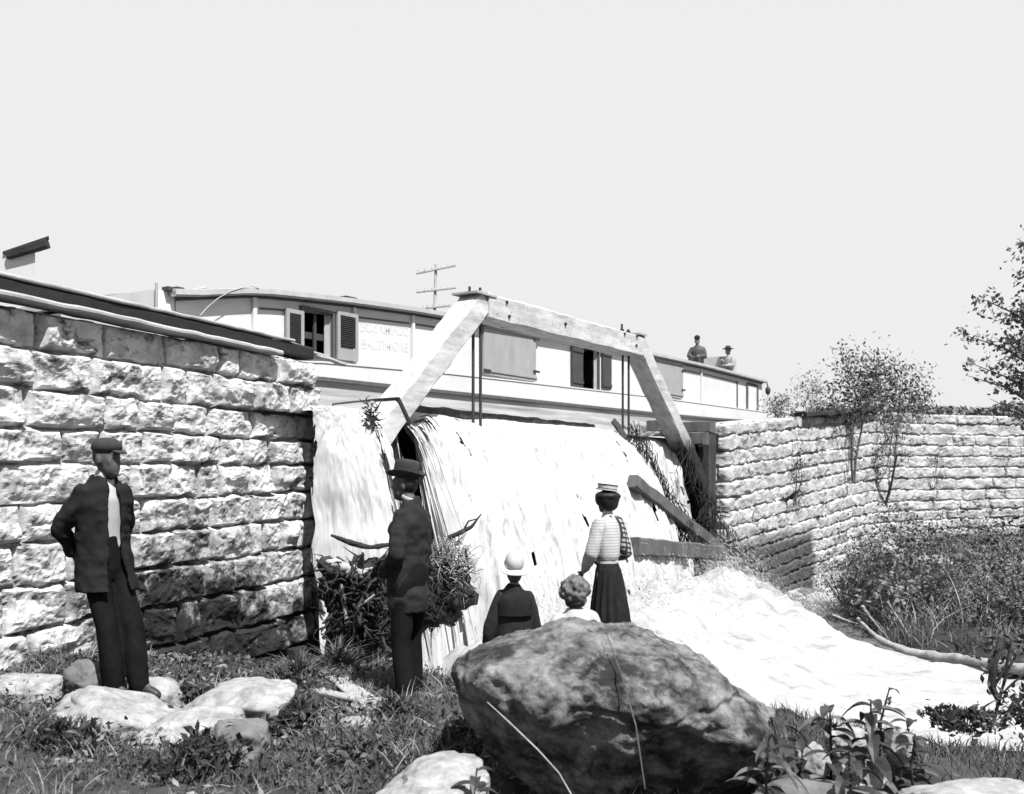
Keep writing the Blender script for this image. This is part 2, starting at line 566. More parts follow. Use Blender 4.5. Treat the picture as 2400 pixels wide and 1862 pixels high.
gu = np.linspace(-1, 1, 421); gx = np.sinh(gu * 6.2) / np.sinh(6.2) * 520
gv = np.linspace(-.55, 1, 421); gy = 9 + np.sinh(gv * 6.2) / np.sinh(6.2) * 620
X, Y = np.meshgrid(gx, gy, indexing='ij')
tag(mk('ground', st3(X, Y, ground_z(X, Y)).reshape(-1, 3), grid_faces(*X.shape), M_SOIL, smooth=True), kind='structure')


# ------------------------------------------------------------------ rough-faced masonry
def masonry(path, courses, seed, ds, dz, lens, relief, tilt=None, joint=.016, wob=.014, grain=1.0, pit=.45, edge=.05, sidew=1.0, jd=.036):
    rng = np.random.default_rng(seed)
    path = np.array(path, float)
    seg = np.linalg.norm(np.diff(path, axis=0), axis=1); cum = np.concatenate([[0], np.cumsum(seg)])
    S = np.arange(0, cum[-1], ds); Z = np.arange(courses[0], courses[-1] + 1e-6, dz)
    px = np.interp(S, cum, path[:, 0]); py = np.interp(S, cum, path[:, 1])
    dx = np.gradient(px, S); dy = np.gradient(py, S)
    for _ in range(3):
        dx[1:-1] = (dx[:-2] + dx[1:-1] + dx[2:]) / 3; dy[1:-1] = (dy[:-2] + dy[1:-1] + dy[2:]) / 3
    l = np.hypot(dx, dy); nx, ny = dy / l, -dx / l
    Sg, Zg = np.meshgrid(S, Z, indexing='ij')
    q = st3(Sg * 3.0, Zg * 3.0, seed * 1.7 + 0 * Sg)
    Sw = Sg + noise(q * 2.4, 3) * wob; Zw = Zg + noise(q * 2.1, 4) * wob + fbm(q * .4, 2, 6) * wob * 1.3
    ci = np.clip(np.searchsorted(courses, Zw, side='right') - 1, 0, len(courses) - 2)
    H = np.zeros_like(Sg); cs = np.array(courses)
    for c in range(len(courses) - 1):
        e = [-1.0 - rng.uniform(0, lens[1])]
        while e[-1] < cum[-1] + 2:
            e.append(e[-1] + rng.uniform(*lens))
        e = np.array(e)
        r0, r1, r2, r3 = rng.uniform(-1, 1, (4, len(e)))
        mk_ = ci == c
        s, z = Sw[mk_], Zw[mk_]
        b = np.searchsorted(e, s, side='right') - 1
        ls, rs = s - e[b], e[b+1] - s
        lo, hi = z - cs[c], cs[c+1] - z
        h = cs[c+1] - cs[c]
        side = np.minimum(ls, rs); vert = np.minimum(lo, hi)
        de = np.minimum(side * sidew, vert)
        v = lo / h
        pitch = pit + (1 - pit) * sst((v - .02 - .16 * (1 + r3[b])) / .30)          # face pitched back towards its bed
        body = sst((de - joint) / edge)
        pp = st3(s * 2.6 + r0[b] * 9, z * 3.4 + r1[b] * 9, r2[b] * 5 + 0 * s)
        rock = fbm(pp, 5, seed + c, .55)
        ridge = (1 - np.abs(fbm(pp * 1.6 + 31, 4, seed + 50 + c, .6)) * 2.2)
        bulge = relief * (1 + .45 * r0[b]) * pitch + (r1[b] * (s - (e[b] + e[b+1]) / 2) * .05) + r2[b] * .018
        hh = body * (bulge + grain * (rock * .055 + np.clip(ridge, -1, 1) * .018)) - jd * (de < joint) - .3 * jd * (1 - body)
        H[mk_] = hh
    Zt = Zg + (tilt(Sg, Zg) if tilt else 0)
    V = st3(px[:, None] + nx[:, None] * H, py[:, None] + ny[:, None] * H, Zt)
    nu, nv = Sg.shape
    Fc = grid_faces(nu, nv)
    # back and top so that the wall is a solid body
    back = st3(px - nx * .7, py - ny * .7, Zt[:, -1])
    backlo = st3(px - nx * .7, py - ny * .7, Zt[:, 0])
    base = nu * nv
    V = np.concatenate([V.reshape(-1, 3), back, backlo])
    i = np.arange(nu - 1)
    topf = np.stack([i*nv + nv-1, (i+1)*nv + nv-1, base+i+1, base+i], 1)
    bf = np.stack([base+i, base+i+1, base+nu+i+1, base+nu+i], 1)
    return V, np.concatenate([Fc, topf, bf])


lw = lambda Y, off=0: (WL0[0] + WLD[0] * (Y - WL0[1]) / WLD[1] + WLD[1] * off, WL0[1] + (Y - WL0[1]) - WLD[0] * off)
lc = lw(12.15)
CL = [-1.25, -.84, -.46, -.09, .33, .70, 1.05, 1.37, 1.70, 2.00, 2.32, 2.66, 2.97]
WL = thing('masonry_wall', 'rough stone wing wall under a dark timber coping, behind the man in the flat cap', 'stone wall', (lc[0], lc[1], -.8))
V, Fc = masonry([lw(6.3), lw(12.05), lc, (lc[0] - WLD[1] * .1 + .02, lc[1] + WLD[0] * .1 + .04), (lc[0] - WLD[1] * 2.2, lc[1] + WLD[0] * 2.2)],
                CL, 11, .0145, .0135, (.34, 1.05), .036, grain=1.2, wob=.022, pit=.58, joint=.011, edge=.028, sidew=.72)
V[:, :2] += np.outer((2.97 - V[:, 2]) * .115, WLD)
V[:, 2] += 0
mk('masonry', V, Fc, M_STONE, WL)


def wl3(Y, off, z):
    a = lw(Y, off); return (a[0], a[1], z)


m = MB()      # pale ledge plank, leaning off the last stones
m.beam(wl3(6.2, .06, 3.035), wl3(11.3, .02, 2.985), .26, .055, seg=60, jit=.006, seed=3)
m.build('ledge_plank', M_PLANK, WL)
m = MB()
m.beam(wl3(6.2, -.10, 3.115), wl3(12.1, -.10, 3.075), .24, .15, seg=60, jit=.006, seed=5)
m.build('coping_beam', M_BLACKT, WL)  # one even blackish colour over the recessed beam
m = MB()
m.beam(wl3(6.2, -.10, 3.212), wl3(11.7, -.10, 3.178), .27, .032, seg=60, jit=.006, seed=8)
m.build('cap_board', M_PLANK, WL)
m = MB()      # splintered ends reaching past the wall
m.beam(wl3(11.3, -.02, 3.16), wl3(12.6, -.10, 3.09), .07, .045, seg=10, jit=.02, seed=9)
m.beam(wl3(11.6, -.16, 3.12), wl3(12.9, -.05, 3.04), .09, .04, seg=10, jit=.02, seed=12)
m.build('splintered_plank', M_PLANK, WL)

wr = lambda u, off=0: (WR0[0] + WRD[0]*u + WRD[1]*off, WR0[1] + WRD[1]*u - WRD[0]*off)
CR = [-2.3, -1.52, -1.22, -.93, -.62, -.32, -.02]
while CR[-1] < 2.3:
    CR.append(CR[-1] + .345)
CR.append(CR[-1] + .30)
RISE = lambda u, z: np.clip((z + 1.65) / 4.4, 0, 1.1) * .072 * np.minimum(u, WBU - 2) + (1 - np.clip((z + 1.65) / 4.4, 0, 1)) * .035 * np.minimum(u, WBU - 2)
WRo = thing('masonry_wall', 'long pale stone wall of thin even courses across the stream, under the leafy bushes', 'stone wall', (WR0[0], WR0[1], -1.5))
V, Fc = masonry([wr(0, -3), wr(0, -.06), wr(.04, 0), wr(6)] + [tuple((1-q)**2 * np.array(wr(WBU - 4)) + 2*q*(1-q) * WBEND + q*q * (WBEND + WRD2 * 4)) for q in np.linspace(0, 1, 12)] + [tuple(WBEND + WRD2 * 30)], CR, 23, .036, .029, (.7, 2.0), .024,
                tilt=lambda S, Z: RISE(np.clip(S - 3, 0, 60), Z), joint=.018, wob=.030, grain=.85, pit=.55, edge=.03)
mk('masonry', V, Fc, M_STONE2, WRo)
m = MB()
a, b = wr(.8, .25), wr(5.2, .25)
m.beam((a[0], a[1], -1.62), (b[0], b[1], -1.62), .7, .22, seg=20, jit=.03, seed=4)
a, b = wr(1.6, .75), wr(5.4, .7)
m.beam((a[0], a[1], -1.86), (b[0], b[1], -1.86), .9, .2, seg=20, jit=.03, seed=6)
m.build('footing_ledge', M_GREY, WRo)

# ------------------------------------------------------------------ water
# canal behind the crest
sA, sB = ts(735) - 3, ts(1600) + 2
Sg, Tg = np.meshgrid(np.linspace(-9, 45, 110), np.linspace(-9.5, -.2, 30), indexing='ij')
Vw = TW(Sg, Tg - 0 * Sg, 2.30 + .03 * fbm(st3(Sg * 1.5, Tg * 1.5, 0 * Sg), 3, 2))
tag(mk('canal_water', Vw.reshape(-1, 3), grid_faces(*Sg.shape), M_CANAL, smooth=True), kind='structure')


def fall(s0, s1, vfun, ztop, tau1, ns, nt, amp, seed, t0=-.25, zlow=None, rag=0, u0=-.35, drift=0):
    rng = np.random.default_rng(seed)
    Sg, Ug = np.meshgrid(np.linspace(s0, s1, ns), np.linspace(u0, 1, nt), indexing='ij')
    v = vfun(Sg)
    tau = np.clip(Ug, 0, 1) * tau1
    q = st3(Sg * 1.6, Ug * 1.3, seed + 0 * Sg)
    wob = fbm(q * np.array([1.5, 1.5, 1]), 5, seed, .6); fine = fbm(q * np.array([7.0, 3.0, 1]), 5, seed + 7, .62)
    t = t0 + v * tau + np.clip(Ug, -.35, 0) * 2.2 + (wob * .20 + fine * .07) * amp * sst(Ug * 2.2 + .3)
    z = ztop + .05 * fbm(st3(Sg * 1.2, 0 * Sg, 0 * Sg + seed), 3, 3) - 4.9 * tau ** 2 + (wob * .10 + fine * .06) * amp * sst(Ug * 2 + .4)
    z = z - .05 * sst((Ug + .05) / .1)
    if zlow is not None:
        z = np.maximum(z, zlow)
    ds_ = (fbm(st3(Ug * 6, 0 * Ug, Sg * 0 + seed), 3, seed + 3) * .18 * amp) * sst(Ug * 1.6)
    edge = np.minimum(Sg - s0, s1 - Sg)
    # torn places where the sheet has parted, more of them along its edges and low down
    tear = fbm(st3(Sg * 10.0, Ug * 3.4, seed + 3.3 + 0 * Sg), 4, seed + 21, .6) + .36 * sst(1 - edge / .26) * sst(Ug * 4) + .05 * Ug
    nu, nv = Sg.shape
    Fq = grid_faces(nu, nv)
    keep = (tear.reshape(-1)[Fq].mean(1) < .53) | (Ug.reshape(-1)[Fq].max(1) < .02)
    fall.faces = Fq[keep]
    return Sg + drift * tau + ds_ * sst(1 - edge / 1.2), t, z


rngw = np.random.default_rng(5)
WF = MB()
# main sheet, its left edge leaping outwards
a0, a1 = ts(966), ts(1470)
S, T, Zz = fall(a0, a1, lambda s: 1.15 + .95 * sst((s - a0) / .9), 2.42, .91, 260, 130, .75, 3)
WF.add(TW(S, T, Zz).reshape(-1, 3), fall.faces)
# the sheet beyond the broken post
b0, b1 = ts(1462), ts(1594)
S, T, Zz = fall(b0, b1, lambda s: .95 + 0 * s, 2.32, .88, 110, 90, .8, 13, t0=-.34)
WF.add(TW(S, T, Zz).reshape(-1, 3), fall.faces)
# left chute hugging the wall
c0, c1 = ts(752), ts(866)
S, T, Zz = fall(c0, c1, lambda s: .12 + 1.45 * sst((s - c0) / (c1 - c0)), 2.42, .9, 150, 130, .85, 29, t0=-.12, u0=-.03, drift=.12)
WF.add(TW(S, T, Zz).reshape(-1, 3), fall.faces)

S, T, Zz = fall(ts(862), ts(1000), lambda s: .95 + 0 * s, 2.42, .91, 70, 60, .9, 31, t0=-.30, u0=.58)
WF.add(TW(S, T, Zz).reshape(-1, 3), fall.faces)


def strand(mb, s, v, z0, t0, r, tauA, tauB, seed, vs=0):
    ta = np.linspace(tauA, tauB, 9)
    j = np.random.default_rng(seed).normal(size=3) * .4
    pts = TW(s + vs * ta + .03 * np.sin(ta * 9 + j[0]), t0 + v * ta + .03 * np.sin(ta * 11 + j[1]), z0 - 4.9 * ta ** 2)
    mb.tube(pts, list(r * np.array([.35, .8, 1, 1.1, 1, .8, .7, .5, .2])), 5)


for k in range(64):      # ragged strings of water along the edges of the sheets
    e = rngw.choice(3)
    if e == 0:
        s, v, z0 = a0 - rngw.exponential(.10) + .06, rngw.uniform(.8, 2.1), 2.3
    elif e == 1:
        s, v, z0 = c1 + rngw.exponential(.06), rngw.uniform(.8, 1.7), 2.3
    elif e == 2:
        s, v, z0 = a1 + rngw.normal() * .15, rngw.uniform(1.2, 2.0), 2.25
    else:
        s, v, z0 = b1 + rngw.exponential(.3), rngw.uniform(.9, 1.6), 2.2
    t_a = rngw.uniform(0, .5)
    strand(WF, s, v, z0, -.2, rngw.uniform(.006, .022), t_a, min(.9, t_a + rngw.uniform(.15, .45)), k, rngw.normal() * .1)
tag(mk('waterfall', WF.V(), WF.f, M_WATER, smooth=True), kind='structure')
# greyer solid water seen through the torn places
BK = MB()
for (q0, q1, vf, zt_, tt) in ((a0 + .05, a1 - .02, lambda s: 1.02 + .88 * sst((s - a0) / .9), 2.38, -.28), (b0, b1 - .1, lambda s: .8 + 0 * s, 2.28, -.38), (c0 + .16, c1 - .03, lambda s: .05 + 1.2 * sst((s - c0) / (c1 - c0)), 2.36, -.22)):
    S, T, Zz = fall(q0, q1, vf, zt_, .91, 120, 70, .7, 57, t0=tt); BK.add(TW(S, T, Zz).reshape(-1, 3), grid_faces(*S.shape))
tag(mk('back_water', BK.V(), BK.f, M_BACKW, smooth=True), kind='structure')
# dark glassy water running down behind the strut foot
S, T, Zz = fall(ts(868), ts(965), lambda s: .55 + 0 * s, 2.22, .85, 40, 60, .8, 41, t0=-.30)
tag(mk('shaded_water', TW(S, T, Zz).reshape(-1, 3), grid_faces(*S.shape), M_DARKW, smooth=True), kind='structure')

# stream: foam with a heap of churned water under the fall
fx, fy = np.linspace(-3.2, 34, 330), np.linspace(5.6, 26, 250)
fx = -3.2 + 37.2 * (np.linspace(0, 1, 330) ** 1.6)
X, Y = np.meshgrid(fx, fy, indexing='ij')
s, t = to_st(X, Y, T0)
end = sst((ts(1660) + .9 - .8 * np.clip(t, 0, 4) - s) / 2.2)
mound = 1.05 * np.exp(-((t - 1.7) / 1.55) ** 2) * end * sst((s + 4.2) / 2) + .30 * np.exp(-((t - 3.2) / 1.4) ** 2) * end * sst((ts(1600) - s) / 3)
p = st3(X, Y, 0 * X)
turb = fbm(p * np.array([1.3, 1.3, 1]), 5, 61, .6)
add_zone(M_FOAM, .075, tuple(DV), 17.3, 18.0, 1.4, .30, (tuple(NV), -5.9, -5.2))
zf = -1.5 + mound + turb * (.10 + .30 * mound) + .10 * fbm(p * 4.2, 3, 71) * (.3 + mound) - .02 * np.clip(X - 5, 0, 40) * .3
tag(mk('stream_water', st3(X, Y, zf).reshape(-1, 3), grid_faces(*X.shape), M_FOAM, smooth=True), kind='structure')

# flying spray: flecks over the heap and along its far edge
n = 22000
sS = rngw.uniform(ts(980), ts(1690) + .9, n); tS = rngw.normal(1.6, 1.2, n)
w3 = TW(sS, tS, 0 * sS)
md = 1.05 * np.exp(-((tS - 1.7) / 1.55) ** 2) * sst((ts(1660) + .9 - .8 * np.clip(tS, 0, 4) - sS) / 2.2)
zz = -1.5 + md + np.abs(rngw.normal(0, .08 + .30 * md / 1.05 + .12 * sst((sS - 5) / 3), n))
C = st3(w3[:, 0], w3[:, 1], zz)
dirv = np.stack([rngw.normal(.25, .3, n), rngw.normal(0, .2, n), rngw.normal(-.7, .5, n)], 1)
dirv += (NV * .4)
dirv /= np.linalg.norm(dirv, axis=1)[:, None]
sz = rngw.uniform(.006, .034, (n, 1)) ** 1.0 * (1 + .6 * sst((sS - 4) / 4))[:, None]
bb = np.cross(dirv, rngw.normal(size=(n, 3))); bb /= np.linalg.norm(bb, axis=1)[:, None]
cc = np.cross(dirv, bb)
th = rngw.uniform(.10, .22, (n, 1)) * sz
Vv = np.stack([C - dirv * sz, C + bb * th, C - bb * th * .5 + cc * th * .87, C - bb * th * .5 - cc * th * .87, C + dirv * sz], 1).reshape(-1, 3)
fb = np.array([[0, 2, 1], [0, 3, 2], [0, 1, 3], [4, 1, 2], [4, 2, 3], [4, 3, 1]])
Ff = (np.arange(n)[:, None, None] * 5 + fb[None]).reshape(-1, 3)
tag(mk('water_spray', Vv, Ff, M_FOAM), kind='stuff')

# wisps torn off the outer edge of the churned water
n = 5200
q = rngw.random(n)
ex = np.interp(q, [0, .35, .7, 1], [P(1690, 1305, 20.6)[0], P(1770, 1385, 19.6)[0], P(1850, 1465, 18.5)[0], P(1930, 1510, 17.6)[0]])
ey = np.interp(q, [0, .35, .7, 1], [20.6, 19.6, 18.5, 17.6])
ez = np.interp(q, [0, .35, .7, 1], [P(1690, 1305, 20.6)[2], P(1770, 1385, 19.6)[2], P(1850, 1465, 18.5)[2], P(1930, 1510, 17.6)[2]])
C = st3(ex, ey, ez) + rngw.normal(size=(n, 3)) * np.array([.20, .30, .17]) - np.array([.12, 0, .12])
dirv = np.array([.75, 0, -.65]) + rngw.normal(size=(n, 3)) * .28
dirv /= np.linalg.norm(dirv, axis=1)[:, None]
sz = rngw.uniform(.015, .085, (n, 1)) * (1.15 - q[:, None] * .6)
bb = np.cross(dirv, rngw.normal(size=(n, 3))); bb /= np.linalg.norm(bb, axis=1)[:, None]
cc = np.cross(dirv, bb); th = rngw.uniform(.003, .010, (n, 1))
Vv = np.stack([C - dirv * sz, C + bb * th, C - bb * th * .5 + cc * th * .87, C - bb * th * .5 - cc * th * .87, C + dirv * sz], 1).reshape(-1, 3)
Ff = (np.arange(n)[:, None, None] * 5 + fb[None]).reshape(-1, 3)
tag(mk('water_spray', Vv, Ff, M_WATER), kind='stuff')
def BWv(s, t, z):
    return np.array([B0[0] + DV[0]*s + NV[0]*t, B0[1] + DV[1]*s + NV[1]*t, z])


def TWv(s, t, z):
    return np.array([T0[0] + DV[0]*s + NV[0]*t, T0[1] + DV[1]*s + NV[1]*t, z])


RB3 = np.array([DV, -NV, UP]).T       # columns: local axes

# ------------------------------------------------------------------ canal boat
def prof(*pts):
    S = [bs(x) for x, y in pts]; Z = [bz(x, y) for x, y in pts]
    return lambda s: float(np.interp(s, S, Z))


z_roof = prof((412, 697), (500, 693), (593, 690), (700, 700), (824, 714), (964, 733), (1066, 750), (1300, 790), (1509, 832), (1650, 862), (1786, 897))
z_cab = prof((400, 838), (740, 846), (1041, 873), (1500, 926), (1781, 964))
z_rail = prof((400, 870), (730, 886), (1011, 916), (1500, 966), (1665, 981), (1795, 990))
S0, S1, SB = bs(412), bs(1786), bs(355)
BOAT = thing('canal_boat', 'long white canal boat with shuttered cabin windows floating behind the timber truss', 'canal boat', tuple(BWv(8, -2.2, 2.2)), ROT)
xs = np.linspace(SB, S1 + .25, 60)
BEAMW = 4.4


def strip(sect, xs, closed=True):
    """sect(s) -> list of (t, z); lofted along the boat"""
    V, n = [], 0
    for s in xs:
        q = sect(s); n = len(q)
        V += [BWv(s, t, z) for t, z in q]
    m = len(xs)
    Fc = [[i*n+k, i*n+(k+1) % n, (i+1)*n+(k+1) % n, (i+1)*n+k] for i in range(m-1) for k in range(n if closed else n-1)]
    if closed:
        Fc += [list(range(n-1, -1, -1)), [(m-1)*n+k for k in range(n)]]
    return V, Fc


V, Fc = strip(lambda s: [(.10, 1.9), (.10, z_rail(s) - .03), (-BEAMW - .1, z_rail(s) - .03), (-BEAMW - .1, 1.9)], xs)
mk('hull', V, Fc, M_HULL, BOAT)
V, Fc = strip(lambda s: [(.13, z_rail(s)), (.13, z_cab(s) - .03), (-BEAMW - .13, z_cab(s) - .03), (-BEAMW - .13, z_rail(s))], xs)
mk('upper_strake', V, Fc, M_WHITE, BOAT)
V, Fc = strip(lambda s: [(.155, z_rail(s) - .045), (.155, z_rail(s) + .015), (.11, z_rail(s) + .015), (.11, z_rail(s) - .045)], xs)
mk('rub_rail', V, Fc, M_LINE, BOAT)
V, Fc = strip(lambda s: [(.145, z_cab(s) - .04), (.145, z_cab(s) - .015), (.0, z_cab(s) - .015), (.0, z_cab(s) - .05)], xs)
mk('gunwale_cap', V, Fc, M_WHITE, BOAT)
V, Fc = strip(lambda s: [(.115, z_rail(s) - .62), (.115, z_rail(s) - .60), (.09, z_rail(s) - .60), (.09, z_rail(s) - .62)], xs)
mk('plank_seam', V, Fc, M_LINE, BOAT)

# cabin side with its window openings
WIN = [(706, 776, 730, 842), (1362, 1400, 812, 912)]
OPEN = [(bs(a), bs(b), bz((a+b)/2, c), bz((a+b)/2, d)) for a, b, c, d in WIN]
cuts = sorted(set([round(v, 4) for v in list(np.linspace(S0, S1, 46)) + [q for o in OPEN for q in o[:2]]]))
mb = MB()
for a, b in zip(cuts[:-1], cuts[1:]):
    mid = (a + b) / 2
    spans = None
    for o in OPEN:
        if o[0] - 1e-3 < mid < o[1] + 1e-3:
            spans = o
    if spans:
        zl, zh = spans[3], spans[2]
        parts = [(z_cab(a) - .05, zl, z_cab(b) - .05, zl), (zh, z_roof(a), zh, z_roof(b))]
    else:
        parts = [(z_cab(a) - .05, z_roof(a), z_cab(b) - .05, z_roof(b))]
    for l0, h0, l1, h1 in parts:
        V = [BWv(a, 0, l0), BWv(b, 0, l1), BWv(b, 0, h1), BWv(a, 0, h0), BWv(a, -.07, l0), BWv(b, -.07, l1), BWv(b, -.07, h1), BWv(a, -.07, h0)]
        mb.add(V, [(0, 1, 2, 3), (7, 6, 5, 4), (0, 4, 5, 1), (3, 2, 6, 7), (1, 5, 6, 2), (0, 3, 7, 4)])
for s in (S0, S1):     # end walls, far wall
    mb.add([BWv(s, 0, z_cab(s) - .05), BWv(s, -BEAMW, z_cab(s) - .05), BWv(s, -BEAMW, z_roof(s)), BWv(s, 0, z_roof(s))], [(0, 1, 2, 3)])
for a, b in zip(cuts[:-1], cuts[1:]):
    mb.add([BWv(a, -BEAMW, z_cab(a)), BWv(b, -BEAMW, z_cab(b)), BWv(b, -BEAMW, z_roof(b)), BWv(a, -BEAMW, z_roof(a))], [(0, 1, 2, 3)])
mb.build('cabin_wall', M_WHITE, BOAT)
mb = MB()      # partitions keep the cabin dark inside
for s in (OPEN[0][0] - .7, OPEN[0][1] + .8, OPEN[1][0] - .7, OPEN[1][1] + .8):
    mb.box(BWv(s, -2.0, z_cab(s) + .40), (.05, 3.6, .8), RB3); mb.build('partition', M_IN, BOAT); mb = MB()
for o in OPEN:
    sm_ = (o[0] + o[1]) / 2
    mb.box(BWv(sm_, -2.6, z_cab(sm_) + .40), (2.6, .05, .8), RB3); mb.build('partition', M_IN, BOAT); mb = MB()

xr = np.linspace(S0 - .12, S1 + .15, 60)
V, Fc = strip(lambda s: [(.14, z_roof(s) - .015), (.14, z_roof(s) + .045), (-1.1, z_roof(s) + .13), (-2.2, z_roof(s) + .16), (-3.3, z_roof(s) + .13), (-BEAMW - .14, z_roof(s) + .045), (-BEAMW - .14, z_roof(s) - .015), (-2.2, z_roof(s) + .06)], xr)
ROOFO = mk('roof', V, Fc, M_ROOF, BOAT)
V, Fc = strip(lambda s: [(.155, z_roof(s) + .005), (.155, z_roof(s) + .075), (.09, z_roof(s) + .085), (.09, z_roof(s) + .005)], xr)
mk('roof_edge', V, Fc, M_ROOF, BOAT)
V, Fc = strip(lambda s: [(.03, z_roof(s) - .05), (.03, z_roof(s) - .015), (.0, z_roof(s) - .015), (.0, z_roof(s) - .05)], np.linspace(S0, S1, 60))
mk('eave_shadow_moulding', V, Fc, M_LINE, BOAT)  # shadow line of the roof overhang, painted as a dark strip
for a, b in ((608, 818), (838, 958), (972, 1050), (1517, 1640), (1645, 1730)):      # panelled frieze under the eave, its moulding shadows painted dark
    x2 = np.linspace(bs(a), bs(b), 14)
    V, Fc = strip(lambda s: [(.016, z_roof(s) - .205), (.016, z_roof(s) - .18), (.001, z_roof(s) - .18), (.001, z_roof(s) - .205)], x2)
    mk('frieze_shadow_moulding', V, Fc, M_LINE, BOAT)
for a in (593, 827, 965, 1642):
    s = bs(a); zc, zr = z_cab(s), z_roof(s)
    mb = MB(); mb.box(BWv(s, .025, (zc + zr) / 2 - .02), (.07, .045, zr - zc - .06), RB3)
    mb.build('pilaster', M_WHITE, BOAT)


def shutter(parent, pa, pb, ptop, pbot, louver, lean=0.0, m=None):
    sa, sb2 = bs(pa), bs(pb); mid = (pa + pb) / 2
    zh, zl = bz(mid, ptop), bz(mid, pbot)
    m = m or M_SHUT
    cx_, w_, h_ = (sa + sb2) / 2, sb2 - sa, zh - zl
    mb = MB()
    if louver:
        fr = .06
        for q in (sa + fr/2, sb2 - fr/2):
            mb.box(BWv(q, .055, (zl+zh)/2), (fr, .035, h_), RB3)
        for zq in (zh - fr/2, zl + .09):
            mb.box(BWv(cx_, .055, zq), (w_ - 2*fr, .035, fr if zq > zl + .2 else .18), RB3)
        sh = mb.build('shutter', M_SHUTG, parent)
        k = 15
        mb = MB()
        for i in range(k):
            zq = zl + .21 + (h_ - .30) * (i + .5) / k
            R = RB3 @ np.array(Matrix.Rotation(math.radians(38), 3, 'X'))
            mb.box(BWv(cx_, .052, zq), (w_ - 2*fr - .004, .010, .044), R)
        mb.build('louver', M_SHUT, sh)
    else:
        mb.box(BWv(cx_, .045, (zl+zh)/2), (w_, .04, h_), RB3)
        for zq in (zl + .10, zh - .08):
            mb.box(BWv(cx_, .075, zq), (w_ - .01, .022, .07), RB3)
        sh = mb.build('shutter', m, parent)
    return sh


def window(o, sh):
    f = MB()
    a, b, zh, zl = o
    for q in (a - .02, b + .02):
        f.box(BWv(q, .02, (zl+zh)/2), (.045, .06, zh-zl + .07), RB3)
    for zq in (zh + .02, zl - .02):
        f.box(BWv((a+b)/2, .02, zq), (b - a - .006, .06, .045), RB3)
    fo = f.build('window', M_LINE, BOAT)
    for q in sh:
        shutter(BOAT, *q)
    return fo


w1 = window(OPEN[0], [(664, 705, 727, 838, True), (784, 832, 734, 846, True)])
cm = MB()
o = OPEN[0]
x = np.linspace(0, 1, 14); zc_ = np.linspace(o[3] + .02, o[2] - .02, 8)
V = [BWv(o[1] - .01 - q * .075, -.06 + .025 * math.sin(q * 16), zz_) for q in x for zz_ in zc_]
cm.add(V, grid_faces(14, 8)); cm.build('curtain', M_CURT, w1)
cm = MB(); cm.box(BWv(o[0] + .52 * (o[1]-o[0]), -.05, (o[2]+o[3])/2), (.05, .03, o[2]-o[3]), RB3)
cm.box(BWv(o[0] + .5 * (o[1]-o[0]), -.10, o[3] + .36), (o[1]-o[0]-.02, .02, .10), RB3)
cm.build('sash', M_SHUT, w1)
w2 = window(OPEN[1], [(1336, 1361, 814, 906, False), (1408, 1428, 824, 914, False)])
o = OPEN[1]; cm = MB()
V = [BWv(o[1] - .01 - q * .07, -.06 + .02 * math.sin(q * 15), zz_) for q in x for zz_ in np.linspace(o[3] + .02, o[2] - .02, 8)]
cm.add(V, grid_faces(14, 8)); cm.build('curtain', M_CURT, w2)
for a, b, c, e in ((1128, 1250, 768, 887), (1530, 1596, 842, 930)):     # big closed shutters with hinges
    so_ = shutter(BOAT, a, b, c, e, False, m=M_SHUTG)
    for q, yy in ((b, c + 28), (b, e - 15), (a + 6, e - 18)):
        mb = MB(); mb.box(BWv(bs(q), .082, bz(q, yy)), (.24, .02, .045), RB3); mb.build('hinge', M_IRON, so_)
# cabin door near the bow and its dark frame
mb = MB()
sa, sb_ = bs(1750), bs(1774); zl, zh = bz(1762, 962), bz(1762, 902)
for q in (sa, sb_):
    mb.box(BWv(q, .02, (zl + zh) / 2), (.16, .03, zh - zl), RB3)
mb.box(BWv((sa + sb_) / 2, .021, zh), (sb_ - sa - .16, .03, .08), RB3)
do = mb.build('door', M_LINE, BOAT)
mb = MB(); mb.box(BWv((sa+sb_)/2, .006, (zl+zh)/2 - .02), (sb_ - sa - .17, .02, zh - zl - .06), RB3); mb.build('door_panel', M_WHITE, do)
mb = MB(); q = bs(1727); mb.box(BWv(q, .012, (zl+zh)/2), (.08, .02, zh-zl), RB3); mb.build('drain_pipe', M_SHUT, BOAT)
# roof furniture
mb = MB(); q = bs(1752); mb.box(BWv(q, -1.0, z_roof(q) + .42), (1.0, .9, .62), RB3); mb.build('hatch_box', M_PALE, BOAT)
mb = MB(); q = bs(852); mb.box(BWv(q, -.35, z_roof(q) + .13), (.26, .2, .09), RB3); mb.build('roof_block', M_IRON, BOAT)
mb = MB(); q = S1 + .22; mb.tube([BWv(q, .1, z_roof(S1) + .02), BWv(q + .1, .1, z_roof(S1) - .12)], .02, 6); mb.ell(BWv(q + .12, .1, z_roof(S1) - .26), (.09, .09, .15)); mb.build('bow_fender', M_IRON, BOAT)
